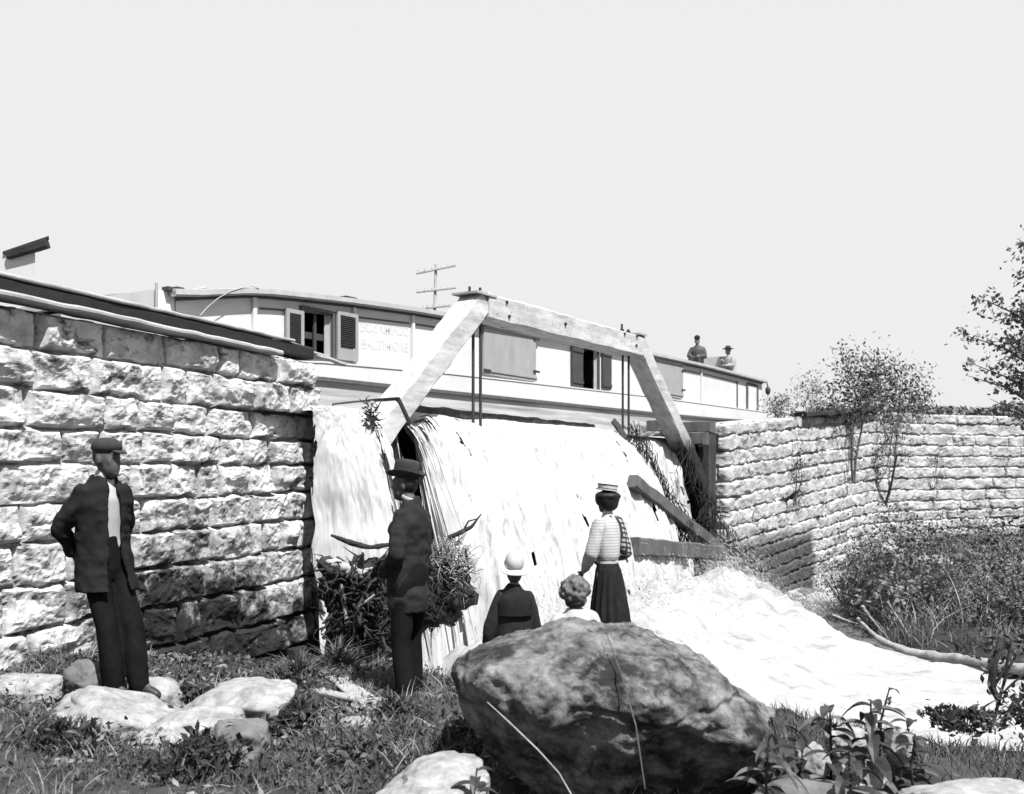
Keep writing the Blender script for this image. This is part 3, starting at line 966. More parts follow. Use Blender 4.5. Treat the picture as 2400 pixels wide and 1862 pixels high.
# stern: transom block, rudder post, tiller, rope
mb = MB(); a, b = bs(366), bs(409)
mb.box(BWv((a+b)/2, -1.0, (bz(388, 682) + 2.9) / 2), (b - a, 2.0, bz(388, 682) - 2.9), RB3); st_ = mb.build('stern_block', M_WHITE, BOAT)
mb = MB(); mb.box(BWv((a+b)/2 + .06, .03, bz(388, 680) + .01), (b - a - .1, .12, .05), RB3); mb.box(BWv(b + .0, .05, bz(405, 680) - .02), (.12, .14, .10), RB3); mb.build('stern_cap', M_SHUT, BOAT)
mb = MB(); mb.tube([BWv(bs(363), .03, 3.0), BWv(bs(363), .03, bz(363, 664))], .018, 6); mb.build('flag_staff', M_SHUTG, BOAT)
mb = MB()
mb.tube([BWv(bs(463), -.4, bz(463, 698)), BWv(bs(472), -.4, bz(472, 675)), BWv(bs(495), -.4, bz(495, 675.5)), BWv(bs(528), -.4, bz(528, 671))], [.022, .025, .025, .045], 8)
mb.build('tiller', M_SHUTG, BOAT)
mb = MB()
mb.tube([BWv(bs(a), .16, bz(a, b)) for a, b in ((450, 742), (468, 722), (492, 702), (520, 686), (550, 677), (572, 674), (588, 679))], .006, 6)
mb.build('mooring_rope', M_PALE, BOAT)
mb = MB(); mb.box(BWv(bs(343), -.5, bz(343, 707)), (.5, .1, .04), RB3); mb.build('stern_board', M_SHUTG, BOAT)


def words(txt, sc_, s, z, dz):
    cu = bpy.data.curves.new('words', 'FONT'); cu.body = txt; cu.size = sc_; cu.extrude = .0008; cu.resolution_u = 3
    cu.space_character = 1.06; cu.offset = .006
    ob = bpy.data.objects.new('words', cu); COL.objects.link(ob)
    me = bpy.data.meshes.new_from_object(ob.evaluated_get(bpy.context.evaluated_depsgraph_get()))
    bpy.data.objects.remove(ob)
    V = np.array([v.co[:] for v in me.vertices]); Fc = [list(p.vertices) for p in me.polygons]
    W = np.array([BWv(s + x_, .002 + z_, z + y_ + dz * x_) for x_, y_, z_ in V])
    mk('lettering', W, Fc, M_SIGN, BOAT)


words('BOSAMPCO', .235, bs(843), bz(843, 776), .05)
words('BALTIMORE', .225, bs(846), bz(846, 816), .05)

# ------------------------------------------------------------------ timber truss over the break
TR = thing('timber_truss', 'pale heavy timber truss straddling the waterfall with two slanting struts', 'timber truss', tuple(TWv(ts(1150), 0, 2.2)), ROT)
sl, sr = ts(1124), ts(1478)
zt0, zt1 = tz(1150, 727), tz(1480, 812) - .01
mb = MB(); mb.beam(TWv(sl - .05, 0, zt0), TWv(sr + .12, 0, zt1), .40, .385, seg=26, jit=.013, cham=.03, seed=2); mb.build('top_beam', M_BEAM, TR)
mb = MB(); mb.beam(TWv(ts(1117), .0, tz(1117, 708)), TWv(ts(868), .0, tz(868, 1032)), .365, .345, up=(-DV[0], -DV[1], 1), seg=26, jit=.016, cham=.03, seed=14); ls_ = mb.build('inclined_strut', M_BEAM, TR)
mb = MB(); mb.beam(TWv(ts(1483), .0, tz(1483, 800)), TWv(ts(1738), .0, tz(1738, 1352)), .365, .36, up=(DV[0], DV[1], 1), seg=26, jit=.013, cham=.03, seed=24); mb.build('inclined_strut', M_BEAM2, TR)
for px_, ztop, tt in ((1113, 735, -.03), (1122, 730, .03), (1463, 800, -.03), (1470, 800, .03)):
    mb = MB(); s = ts(px_); mb.tube([TWv(s, tt, tz(px_, ztop)), TWv(s, tt, 2.2)], .022, 8); rd = mb.build('hanger_rod', M_IRON, TR)
for px_, py_, tt, hh in ((1106, 688, -.04, .12), (1120, 690, .04, .11), (1461, 776, -.03, .15), (1469, 780, .03, .08)):
    mb = MB(); p0 = TWv(ts(px_), tt, tz(px_, py_) - .02)
    mb.tube([p0, p0 + UP * .05], .045, 6); mb.tube([p0, p0 + UP * hh], .022, 6); mb.build('bolt_nut', M_IRON, TR)
mb = MB(); mb.box(TWv(ts(1112), 0, tz(1112, 693)), (.52, .44, .03), RB3); mb.build('bearing_plate', M_PLANK, TR)
mb = MB(); mb.box(TWv(ts(1484), 0, tz(1484, 786)), (.34, .42, .035), RB3); mb.build('bearing_plate', M_PLANK, TR)
for px_, py_ in ((1160, 712), (1166, 745), (1300, 762), (1440, 785), (1468, 812), (1470, 790)):
    mb = MB(); q = TWv(ts(px_), .20, tz(px_, py_)); mb.tube([q - NV * .01, q + NV * .022], .026, 8); mb.build('bolt_head', M_IRON, TR)
# iron strap around the foot of the near strut and its tie
ax = unit(TWv(ts(868), 0, tz(868, 1032)) - TWv(ts(1137), 0, tz(1137, 712))); up_ = unit(np.cross(np.cross(ax, (-DV[0], -DV[1], 1)), ax)); sd_ = np.cross(ax, up_)
q = TWv(ts(921), 0, tz(921, 966))
mb = MB()
Rs = np.array([ax, sd_, up_]).T
mb.box(q + NV * .19, (.05, .014, .40), Rs); mb.box(q + up_ * .19, (.05, .40, .014), Rs)
mb.build('iron_strap', M_IRON, TR)
mb = MB(); mb.tube([q + up_ * .21 + NV * .2, q + up_ * .2 - NV * .25, TWv(ts(838), -.4, tz(838, 945)), TWv(ts(838), -.4, tz(838, 958))], .014, 6); mb.build('tie_rod', M_IRON, TR)

# ------------------------------------------------------------------ timbers of the broken trunk
def single(mb, name, m, label, cat, group=None, origin=None, smooth=False):
    V = mb.V(); o = origin if origin is not None else np.array([V[:, 0].mean(), V[:, 1].mean(), V[:, 2].min()])
    return tag(mk(name, V, mb.f, m, None, o, smooth=smooth), label, cat, group)


CR_ = thing('timber_crib', 'dark timber crib of stacked beams and posts against the corner of the far wall', 'timber crib', tuple(P(1650, 1240, 22)))
zc_ = zat(1028, 21.5)
fl = lambda px, t, z: TWv(ts(px), t, z)
bt = ts(1632)
mb = MB(); mb.beam(TWv(bt, -.55, zc_), TWv(bt, .22, zc_), .40, .27, seg=6, seed=3); mb.build('cap_beam', M_MIDW, CR_)
mb = MB(); mb.beam(TWv(bt + .42, -.75, zc_ + .265), TWv(bt + .42, .22, zc_ + .265), .40, .25, seg=6, seed=5); mb.beam(TWv(bt - .2, -.95, zc_ + .29), TWv(bt + 1.1, -.95, zc_ + .34), .3, .24, seg=6, seed=7); mb.build('upper_beam', M_MIDW, CR_)
mb = MB(); mb.beam(TWv(bt + .66, -.28, -1.7), TWv(bt + .66, -.28, zc_ + .10), .10, .95, up=NV, seg=10, seed=44); mb.build('gap_shade_plank', M_WETW, CR_)  # dark board added behind the posts for the shade in the gap
for k, (s, t) in enumerate(((bt, -.36), (bt + .05, -.80), (bt + .46, .06), (bt + .48, -.6))):
    mb = MB(); mb.beam(TWv(s, t, -1.7), TWv(s, t, zc_ - .15 if k < 2 else zc_ + .13), .28, .34, up=DV, seg=10, seed=30 + k); mb.build('post', M_WETW, CR_)
mb = MB(); mb.beam(TWv(bt + .2, .30, zc_ - 2.5), TWv(bt + 1.0, .5, zc_ - 2.7), .2, .5, seg=8, seed=40); mb.build('sill_beam', M_WETW, CR_)

mb = MB(); mb.beam(P(1482, 1128, 16.9), P(1682, 1287, 19.3), .22, .22, seg=16, jit=.015, seed=50)
single(mb, 'timber_brace', M_MIDW, 'wet plank-like brace slanting down to the right across the far end of the waterfall', 'timber')
mb = MB(); mb.beam(P(1480, 1280, 16.0), P(1686, 1296, 19.1), .26, .28, seg=16, jit=.02, seed=52)
single(mb, 'timber_beam', M_MIDW, 'horizontal grey beam lying in the foam under the slanting brace', 'timber')
mb = MB(); mb.beam(TWv(ts(1452), -.12, tz(1452, 985)), TWv(ts(1500), .9, tz(1500, 1290)), .08, .12, seg=22, jit=.05, seed=54)
single(mb, 'broken_post', M_WETW, 'splintered dark post standing in the waterfall crest left of the right strut', 'post')
# planked face of the trunk behind the water
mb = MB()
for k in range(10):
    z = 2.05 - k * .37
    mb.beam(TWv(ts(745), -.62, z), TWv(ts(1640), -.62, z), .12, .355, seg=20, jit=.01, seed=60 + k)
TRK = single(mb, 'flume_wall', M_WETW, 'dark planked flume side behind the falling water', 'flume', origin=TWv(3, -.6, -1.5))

mb = MB(); mb.beam(TWv(ts(985), -.62, 2.50), TWv(ts(1458), -.62, 2.43), .08, .14, seg=50, jit=.02, seed=77)
single(mb, 'wale_plank', M_WETW, 'dark ragged plank edge lying along the crest between boat hull and falling water', 'plank')

# ------------------------------------------------------------------ far things
UPo = P(1022, 1100, 60); 
PO = thing('utility_pole', 'pale slender utility pole with three crossarms rising behind the boat', 'utility pole', (UPo[0], UPo[1], 2.8))
mb = MB(); mb.tube([(UPo[0] - .35, 60, 2.8), (UPo[0], 60, zat(619, 60))], [.13, .085], 10); mb.build('pole', M_PALE, PO)
for py_, w_, tl in ((633, 94, -.22), (681, 94, -.10), (721, 70, -.05)):
    mb = MB(); hw = w_ / F * 60 / 2
    mb.beam((UPo[0] - hw, 60.1, zat(py_, 60) + tl * .9), (UPo[0] + hw, 59.6, zat(py_, 60) - tl * .9), .12, .13, seg=4, jit=.004); ca = mb.build('crossarm', M_PALE, PO)
    for k in (-.9, -.55, -.2, .25, .6, .92):
        mb = MB(); mb.ell((UPo[0] + hw * k, 59.85, zat(py_, 60) - tl * .9 * k + .13), (.035, .035, .06), n=6, m=5); mb.build('insulator', M_PALE, ca)

M_LIME = mat('limewash', .31, .34, 3)
SH = thing('white_shed', 'whitewashed shed with a dark sloping roof edge beyond the timber coping', 'shed', (-8.4, 16.0, 2.75))
mb = MB(); mb.add([(-9.6, 15.64, 2.7), (-7.6, 15.64, 2.7), (-7.6, 15.64, 5.2), (-9.6, 15.64, 4.75), (-9.6, 16.5, 2.7), (-8.5, 16.5, 2.7), (-8.5, 16.5, 5.0), (-9.6, 16.5, 4.75)],
                 [(0, 1, 2, 3), (4, 7, 6, 5), (0, 3, 7, 4), (1, 5, 6, 2), (3, 2, 6, 7)]); mb.build('shed_wall', M_LIME, SH)
mb = MB(); mb.beam(P(18, 600, 15.6) , P(112, 570, 15.6), .14, .13, seg=8, jit=.012, seed=4); mb.build('barge_board', M_BLACKT, SH)
mb = MB(); a_, b_ = P(6, 603, 15.6), P(114, 568, 15.6)
mb.add([a_ + UP*.05, b_ + UP*.06, b_ + np.array([-.05, .12, .06]), a_ + np.array([0, .12, .05]), a_ + UP*.09, b_ + UP*.10, b_ + np.array([-.05, .12, .10]), a_ + np.array([0, .12, .09])],
       [(3, 2, 1, 0), (4, 5, 6, 7), (0, 1, 5, 4), (1, 2, 6, 5), (2, 3, 7, 6), (3, 0, 4, 7)]); mb.build('roof', M_BLACKT, SH)
# ------------------------------------------------------------------ rocks
def ico(sub):
    import bmesh
    bm = bmesh.new(); bmesh.ops.create_icosphere(bm, subdivisions=sub, radius=1)
    V = np.array([v.co[:] for v in bm.verts]); Fc = [[v.index for v in f.verts] for f in bm.faces]
    bm.free()
    return V, Fc


ICO5, ICO6 = ico(5), ico(6)


def rock(name, c, r, seed, m, label, cat='rock', rot=0.0, rough=.30, cut=1.4, tiltz=0.0, group=None):
    V, Fc = ICO5
    V = V.copy()
    rng = np.random.default_rng(seed)
    for k in range(7):        # broken facets
        d = unit(rng.normal(size=3)); h = rng.uniform(.55, .9)
        e = V @ d - h
        V = V - np.clip(e, 0, 9)[:, None] * d * (1 - cut * .25)
    V = V * (1 + rough * fbm(V * 1.4 + seed, 5, seed)[:, None] + .03 * fbm(V * 13, 4, seed + 9)[:, None] - .05 * np.clip(1 - np.abs(fbm(V * 2.2 + 3, 3, seed + 4)) * 16, 0, 1)[:, None]) + (fbm(V * 6 + seed, 4, seed + 3) * .025)[:, None] * V
    V = V * np.array(r)
    R = np.array(Matrix.Rotation(rot, 3, 'Z') @ Matrix.Rotation(tiltz, 3, 'Y'))
    V = V @ R.T + np.array(c)
    return tag(mk(name, V, Fc, m, None, np.array([c[0], c[1], c[2] - r[2]]), smooth=True), label, cat, group)


def rk(px, py, Y, w, h, dep, seed, m, label, **k):
    """rock centred at a photo pixel, w and h in photo pixels"""
    c = P(px, py, Y)
    return rock('rock', c, (w / F * Y / 2, dep / 2, h / F * Y / 2), seed, m, label, **k)


rk(310, 1692, 6.3, 330, 125, .7, 3, M_ROCK, 'smooth pale hump of rock at the feet of the man in the cap', tiltz=.25)
rk(365, 1640, 7.1, 150, 110, .4, 4, M_ROCK, 'pale slanting rock under the shoe of the man in the cap', tiltz=.6)
rk(565, 1672, 6.5, 330, 140, .8, 5, M_ROCK, 'broad pale rock right of the smooth hump, below the dark wall foot', tiltz=-.2)
rk(430, 1722, 6.05, 300, 105, .6, 6, M_ROCK, 'low pale rock filling the dip between two larger pale rocks', tiltz=-.15)
rk(560, 1745, 5.8, 150, 120, .4, 7, M_GREY, 'rounded grey rock in the grass before the pale rocks')
rk(195, 1600, 7.0, 100, 110, .3, 8, M_GREY, 'small dark grey stone left of the trousers of the man in the cap')
rk(60, 1622, 7.0, 200, 90, .4, 9, M_ROCK, 'flat pale rock at the left edge under the wall')
rk(835, 1702, 6.2, 80, 44, .2, 10, M_ROCK, 'small oblong pale stone in the grass before the man in the felt hat')
rk(880, 1668, 6.8, 120, 70, .35, 12, M_ROCK, 'pale slab just left of the boots of the man in the felt hat')
rk(955, 1690, 6.9, 110, 60, .35, 13, M_GREY, 'grey stone under the boots of the man in the felt hat')
rk(1035, 1850, 4.6, 280, 150, .5, 14, M_ROCK, 'pale flat-topped rock at the bottom edge left of the great boulder', tiltz=-.2)
rk(1930, 1880, 4.6, 330, 100, .4, 15, M_GREY, 'dark rounded rock at the bottom edge among the big leaves')
rk(2290, 1885, 4.7, 400, 110, .5, 16, M_ROCK, 'wide white rock at the bottom right corner')
rk(1905, 1785, 5.0, 90, 90, .2, 17, M_ROCK, 'white stone between the leafy plant and the boulder')
rk(2030, 1815, 4.9, 130, 80, .25, 18, M_ROCK, 'white stone under the tallest broad-leaved plant')
rk(2110, 1755, 5.1, 56, 90, .15, 19, M_ROCK, 'upright pale stone right of the tallest broad-leaved plant', tiltz=.4)
rk(1985, 1745, 5.3, 110, 80, .25, 20, M_ROCK, 'pale pitted stone behind the stems of the broad-leaved plants')
# stones on the far bank
for q in ((2085, 1300, 25, 60, 80, 31, 'pale rock sticking out of the brush at the foot of the far wall'), (2190, 1318, 24, 90, 34, 32, 'flat white rock lying in the brush on the far bank'),
          (1890, 1500, 18.7, 130, 34, 34, 'wet ledge of rock at the edge of the foam below the far wall')):
    rk(q[0], q[1], q[2], q[3], q[4], .6, q[5], M_ROCK if q[5] < 34 else M_GREY, q[6])

# the great boulder
A0 = lambda *v: np.array(v, float)
SIL = [(1077, 1565), (1083, 1540), (1110, 1522), (1170, 1500), (1250, 1476), (1320, 1455), (1365, 1450), (1420, 1458), (1480, 1468), (1560, 1488), (1630, 1510), (1680, 1548),
       (1730, 1596), (1770, 1622), (1800, 1645), (1806, 1675), (1800, 1720), (1790, 1790), (1760, 1860), (1650, 1960), (1500, 1990), (1380, 1975), (1290, 1900), (1225, 1810), (1165, 1745), (1112, 1672), (1086, 1600)]
YB = 5.05
bc = P(1440, 1690, YB); BOFF = A0(0, 0, -.035)
pol = []
for x_, y_ in SIL:
    q = P(x_, y_, YB) - bc; pol.append((math.atan2(q[2], q[0]), math.hypot(q[0], q[2])))
pol.sort()
pa = np.array([p[0] for p in pol]); pr = np.array([p[1] for p in pol])
pa = np.concatenate([pa - 2*math.pi, pa, pa + 2*math.pi]); pr = np.tile(pr, 3)
V, Fc = ico(7)
ph = np.arctan2(V[:, 2], V[:, 0]); rho = np.hypot(V[:, 0], V[:, 2]); Rr = np.interp(ph, pa, pr)
rad = rho ** .82 * Rr
X_, Z_ = np.cos(ph) * rad, np.sin(ph) * rad
dep = np.sign(V[:, 1]) * np.abs(V[:, 1]) ** .75 * .62
zr = .27 - .16 * X_ + .05 * np.sin(X_ * 5)          # brow line: the face overhangs below it
front = sst(-V[:, 1] / .5)
under = np.clip(zr - Z_, 0, 2)
dep = dep * (1 - front * .70 * sst(under / .66)) - front * sst(1 - np.abs(Z_ - zr) / .20) * .05 * sst((1 - rho) / .3)
# hollow in the brow and the broken bright scar on the right shoulder
hol = np.exp(-((X_ + .13) / .13) ** 2 - ((Z_ - .17) / .13) ** 2); dep = dep + front * hol * .07
V2 = np.stack([X_, dep, Z_], 1)
nrm = V2 / np.linalg.norm(V2, axis=1)[:, None]
V2 = V2 + nrm * (fbm(V2 * 2.3, 5, 77, .6) * .075 + fbm(V2 * 9, 6, 78, .65) * .036 - np.clip(1 - np.abs(fbm(V2 * 1.9 + 3, 3, 91)) * 22, 0, 1) * .03)[:, None] + st3(0, -1, 0) * (front * np.clip(fbm(V2 * np.array([5, 2, 5]), 3, 80), 0, 1) * .08)[:, None]
tag(mk('boulder', V2 + bc + BOFF, Fc, M_BOULD, None, np.array([bc[0], bc[1], -.1]), smooth=True), 'great dark lichen-stained boulder in the foreground before the two children', 'boulder')

# ------------------------------------------------------------------ grasses, stuff
rng = np.random.default_rng(77)


def blades(mb, C, hgt, wid, rng, lean=.5, nseg=3):
    n = len(C)
    th = rng.uniform(0, 2 * math.pi, n); ln = rng.uniform(.1, 1, n) * lean
    h = hgt * rng.uniform(.5, 1.3, n); wv = wid * rng.uniform(.6, 1.4, n)
    dx, dy = np.cos(th), np.sin(th)
    ph = rng.uniform(0, 2 * math.pi, n); sx, sy = np.cos(ph), np.sin(ph)
    Vs = []
    for k in range(nseg + 1):
        u = k / nseg
        off = ln * h * u * u; zz = h * (u - .25 * ln * u * u); ww = wv * (1 - u ** 1.5) / 2 + 1e-4
        c = np.stack([C[:, 0] + dx * off, C[:, 1] + dy * off, C[:, 2] + zz], 1)
        sv = np.stack([sx * ww, sy * ww, 0 * ww], 1)
        Vs += [c - sv, c + sv]
    V = np.stack(Vs, 1)
    base = np.arange(n)[:, None, None] * (2 * (nseg + 1))
    fq = np.array([[2*k, 2*k+1, 2*k+3, 2*k+2] for k in range(nseg)])[None]
    mb.add(V.reshape(-1, 3), (base + fq).reshape(-1, 4))


def on_ground(x, y, dz=-.02):
    return np.stack([x, y, ground_z(x, y) + dz], 1)


M_STRAWG = mat('dry straw', .10, .24, 5)
n = 80000
x = rng.uniform(-3.9, 1.0, n); y = rng.uniform(4.0, 11.5, n)
keep = (y < bank_edge(x) + .05) & (fbm(st3(x * 1.4, y * 1.4, 0 * x), 3, 5) + rng.uniform(-.3, .3, n) > -.12) & (wall_left_dist(x, y) < -.02) & ~((x > -.35) & (y < 5.0))
x, y = x[keep], y[keep]
mb = MB(); blades(mb, on_ground(x, y), .085 * (1 + .8 * fbm(st3(x * 2, y * 2, 0 * x), 2, 4)), .009, rng, 1.1)
mb.leaves(on_ground(x[::4], y[::4], .03) + rng.normal(size=(len(x[::4]), 3)) * .02, .05, .026, rng)
tag(mb.build('grass', M_GRASS), kind='stuff')
n = 5000      # dry straws and broad weeds among the turf
x = rng.uniform(-3.9, 1.0, n); y = rng.uniform(4.0, 9.5, n)
keep = (y < bank_edge(x) + .05) & (fbm(st3(x * 2.1, y * 2.1, 7 + 0 * x), 3, 6) > .05)
mb = MB(); blades(mb, on_ground(x[keep], y[keep]), .17, .008, rng, 1.6); tag(mb.build('dry_grass', M_STRAWG), kind='stuff')
n = 9000
x = rng.uniform(-3.9, 1.0, n); y = rng.uniform(4.0, 9.5, n)
keep = (y < bank_edge(x) + .05) & (fbm(st3(x * 1.7, y * 1.7, 3 + 0 * x), 3, 16) > .08)
mb = MB(); mb.leaves(on_ground(x[keep], y[keep], .05) + rng.normal(size=(keep.sum(), 3)) * .03, .055, .026, rng); tag(mb.build('broad_weeds', M_LEAFL), kind='stuff')
n = 16000
x = rng.uniform(1.6, 5.6, n); y = rng.uniform(4.2, 6.6, n)
keep = (y < bank_edge(x) + .1) & (fbm(st3(x * 1.4, y * 1.4, 0 * x), 3, 8) + rng.uniform(-.3, .3, n) > -.05)
mb = MB(); blades(mb, on_ground(x[keep], y[keep]), .10, .009, rng, .9)
tag(mb.build('grass', M_GRASS), kind='stuff')
M_BANKG = mat('bank grass', .015, .22, 1.1, detail=9, p0=.42, p1=.64)
n = 40000
x = rng.uniform(4.5, 22, n); y = rng.uniform(11, 34, n)
rw, ru = wall_right_dist(x, y)
keep = (right_bank_dist(x, y) > .05) & (rw < -.1) & ((fbm(st3(x * .8, y * .8, 0 * x), 3, 44) > -.12) | (right_bank_dist(x, y) < 2.2))
mb = MB(); blades(mb, on_ground(x[keep], y[keep]), .38, .022, rng, 1.3, 3)
tag(mb.build('bank_weeds', M_BANKG), kind='stuff')


def clump(c, r, n, rng, clumps=10, tight=.32):
    cc = rng.normal(size=(clumps, 3)); cc /= np.linalg.norm(cc, axis=1)[:, None]
    cc *= rng.uniform(.35, 1, (clumps, 1))
    w_ = rng.uniform(.3, 1, clumps); idx = rng.choice(clumps, n, p=w_ / w_.sum())
    return np.array(c) + (cc[idx] + rng.normal(size=(n, 3)) * tight) * np.array(r), np.array(c) + cc * np.array(r)


def shrub(name, base, c, r, n, leaf, label, cat, m, seed, group=None, clumps=12, stems=7, trunk=.02, tight=.32, bark=None, asp=.5):
    rg = np.random.default_rng(seed)
    o = thing(name, label, cat, tuple(base), 0, group)
    C, cc = clump(c, r, n, rg, clumps, tight)
    mb = MB(); mb.leaves(C, leaf, leaf * asp, rg, .25); mb.build('foliage', m, o)
    mb = MB(); base = np.array(base)
    for k in range(min(stems, clumps)):
        e = cc[k]; mid = (base + e) / 2 + rg.normal(size=3) * .08 * np.linalg.norm(e - base)
        mb.tube([base + rg.normal(size=3) * np.array([.05, .05, 0]), base * .6 + mid * .4, mid, mid * .4 + e * .6, e], [trunk, trunk * .85, trunk * .65, trunk * .45, trunk * .2], 6)
        for j in range(2):
            e2 = e + rg.normal(size=3) * np.array(r) * .45; mb.tube([mid * .5 + e * .5, e2], [trunk * .35, trunk * .12], 4)
    mb.build('stem', bark or M_BARK, o)
    return o


# weeds at the foot of the left wall and by the men
def weed(px, py, Y, w_, h_, n, label, seed, m=M_GRASS, hgt=.22, cat='plant'):
    c = P(px, py, Y); rg = np.random.default_rng(seed)
    a = rg.normal(size=(n, 2)) * .5
    x = c[0] + a[:, 0] * w_ / F * Y / 2; y = Y + a[:, 1] * .25
    mb = MB(); blades(mb, np.stack([x, y, c[2] + 0 * x + (1 - np.minimum(1, np.hypot(a[:, 0], a[:, 1]))) * h_ / F * Y * .5], 1), hgt * .72, .020, rg, 1.5)
    mb.leaves(np.stack([x, y, c[2] + rg.uniform(.0, hgt * .8, n)], 1) + rg.normal(size=(n, 3)) * .03, .075, .034, rg)
    return single(mb, 'weed_clump', m, label, cat, origin=np.array([c[0], c[1], c[2]]))


weed(700, 1650, 7.6, 150, 160, 900, 'tall leafy weed clump at the foot of the wall behind the broad pale rock', 1, hgt=.26)
weed(790, 1640, 8.2, 130, 200, 900, 'big weed clump growing at the wall corner below the driftwood', 2, hgt=.30)
weed(700, 1715, 6.3, 90, 90, 260, 'dark spiky weed right of the broad pale rock', 3, M_LEAFD, .2)
weed(920, 1708, 6.4, 110, 80, 240, 'spiky weed just before the boots of the man in the felt hat', 4, M_LEAFD, .2)
weed(450, 1655, 7.3, 120, 60, 200, 'thin dark weed at the wall foot between the pale rocks', 5, M_LEAFD, .16)
weed(840, 1790, 5.6, 160, 60, 300, 'low weed patch in the grass at the bottom, left of the boulder', 6, M_GRASS, .16)
weed(1090, 1745, 5.7, 110, 60, 300, 'weed tuft against the left flank of the boulder', 7, M_GRASS, .18)
weed(470, 1790, 5.5, 160, 40, 300, 'weed patch before the rounded grey rock', 8, M_LEAFD, .16)
weed(150, 1760, 5.8, 200, 60, 400, 'weed patch at the lower left corner before the smooth pale hump', 9, M_LEAFD, .18)


# broad-leaved plants in the right foreground
def big_leaf(mb, p, d, L_, w_, droop, rg):
    """one broad pointed leaf, folded along its midrib and arching over"""
    d = np.array([d[0], d[1], 0]) / math.hypot(d[0], d[1]); sd = np.array([-d[1], d[0], 0])
    up0 = rg.uniform(.15, .7); V = []
    nseg = 7
    for k in range(nseg + 1):
        u = k / nseg
        c = p + d * L_ * u * (1 - .12 * droop * u) + UP * L_ * (up0 * u - droop * u * u)
        ww = w_ * math.sin(math.pi * min(1, .06 + u * .94)) ** .8 * (1 - .25 * u) / 2
        V += [c - sd * ww + UP * ww * .45, c, c + sd * ww + UP * ww * .45]
    mb.add(V, [[3*k+j, 3*k+j+1, 3*k+j+4, 3*k+j+3] for k in range(nseg) for j in (0, 1)])


def leafy(px, pyb, pyt, Y, n, L_, label, seed, m=M_LEAFD, lean=0.0, wr=.40):
    rg = np.random.default_rng(seed)
    a, b = P(px, pyb, Y), P(px + lean, pyt, Y)
    a[2] = min(a[2], float(ground_z(a[0], a[1])))
    o = thing('leafy_plant', label, 'plant', tuple(a), 0, 'broad-leaved plants in the right foreground')
    mid = (a + b) / 2 + np.array([rg.normal() * .02, rg.normal() * .02, 0])
    mb = MB(); mb.tube([a, mid, b], [.008, .007, .004], 6); mb.build('stem', m, o)
    n = int(n * 1.5)
    for k in range(n):
        u = .10 + .90 * (k + .5) / n
        p = (a * (1 - u) + mid * u * 2 * (1 - u) * 0 + b * u)
        th = k * 2.4 + rg.normal() * .4
        mb = MB(); l = L_ * (1.2 - .45 * u) * rg.uniform(.8, 1.15)
        big_leaf(mb, p, (math.cos(th), math.sin(th)), l, l * wr, rg.uniform(.35, 1.0), rg); mb.build('leaf', m if rg.random() > .2 else M_LEAF, o)
    return o


leafy(2041, 1900, 1640, 4.9, 16, .21, 'tallest broad-leaved plant, upright on a straight stem right of the boulder', 1)
leafy(1945, 1900, 1655, 5.0, 14, .20, 'broad-leaved plant second from the boulder with a paired leaf top', 2)
leafy(1845, 1900, 1680, 4.8, 13, .24, 'broad-leaved plant with long drooping blades against the right flank of the boulder', 3, lean=-40, wr=.26)
leafy(1800, 1950, 1740, 4.4, 12, .24, 'dark drooping plant in front of the right foot of the boulder', 4, wr=.26)
leafy(2100, 1900, 1690, 5.2, 12, .18, 'broad-leaved plant just right of the tallest one', 5, lean=30)
leafy(1990, 1920, 1760, 4.5, 12, .20, 'low broad-leaved plant at the bottom edge above the dark rounded rock', 6)
leafy(1880, 1920, 1760, 4.7, 10, .20, 'low leafy plant between the boulder and the white stone', 7, wr=.28)
leafy(2145, 1860, 1720, 5.0, 8, .14, 'small leafy plant at the right end of the broad-leaved row', 8)
leafy(2060, 1690, 1612, 5.6, 6, .13, 'thin tall sprig standing against the foam behind the tallest plant', 9, lean=25)
leafy(1118, 1940, 1800, 4.4, 8, .16, 'small leafy sprig at the bottom edge before the pale flat-topped rock', 10)

# stalks leaning on the boulder
mb = MB(); mb.tube([P(1142, 1646, 4.62), P(1190, 1690, 4.55), P(1260, 1757, 4.45), P(1310, 1812, 4.4), P(1352, 1885, 4.35)], [.002, .004, .004, .003, .003], 6)
single(mb, 'dry_stalk', M_DEADW, 'pale curved dry stalk leaning on the dark front of the boulder', 'stalk')
mb = MB(); mb.tube([P(1420, 1480, 4.72), P(1456, 1580, 4.46), P(1490, 1700, 4.30), P(1512, 1850, 4.26)], [.0025, .0035, .0035, .003], 6)
single(mb, 'thin_twig', M_BARK, 'thin dark twig leaning against the middle of the boulder', 'twig')

# ------------------------------------------------------------------ driftwood below the wall end
def gnarl(mb, pts, rad, seed, amp=.25, n=14, dens=10):
    pts = np.array(pts, float); k = len(pts)
    u = np.linspace(0, k - 1, (k - 1) * dens + 1)
    Pp = np.stack([np.interp(u, np.arange(k), pts[:, i]) for i in range(3)], 1); Rr = np.interp(u, np.arange(k), rad)
    for _ in range(4):
        Pp[1:-1] = (Pp[:-2] + Pp[1:-1] * 2 + Pp[2:]) / 4
    n0 = mb.n
    mb.tube(Pp, list(Rr), n)
    V = mb.v[-1]
    c = np.repeat(Pp, n, 0)
    mb.v[-1] = c + (V - c) * (1 + amp * 2 * fbm(V * np.array([6, 6, 2.5]), 4, seed) + amp * .9 * fbm(V * 22, 3, seed + 5))[:, None]


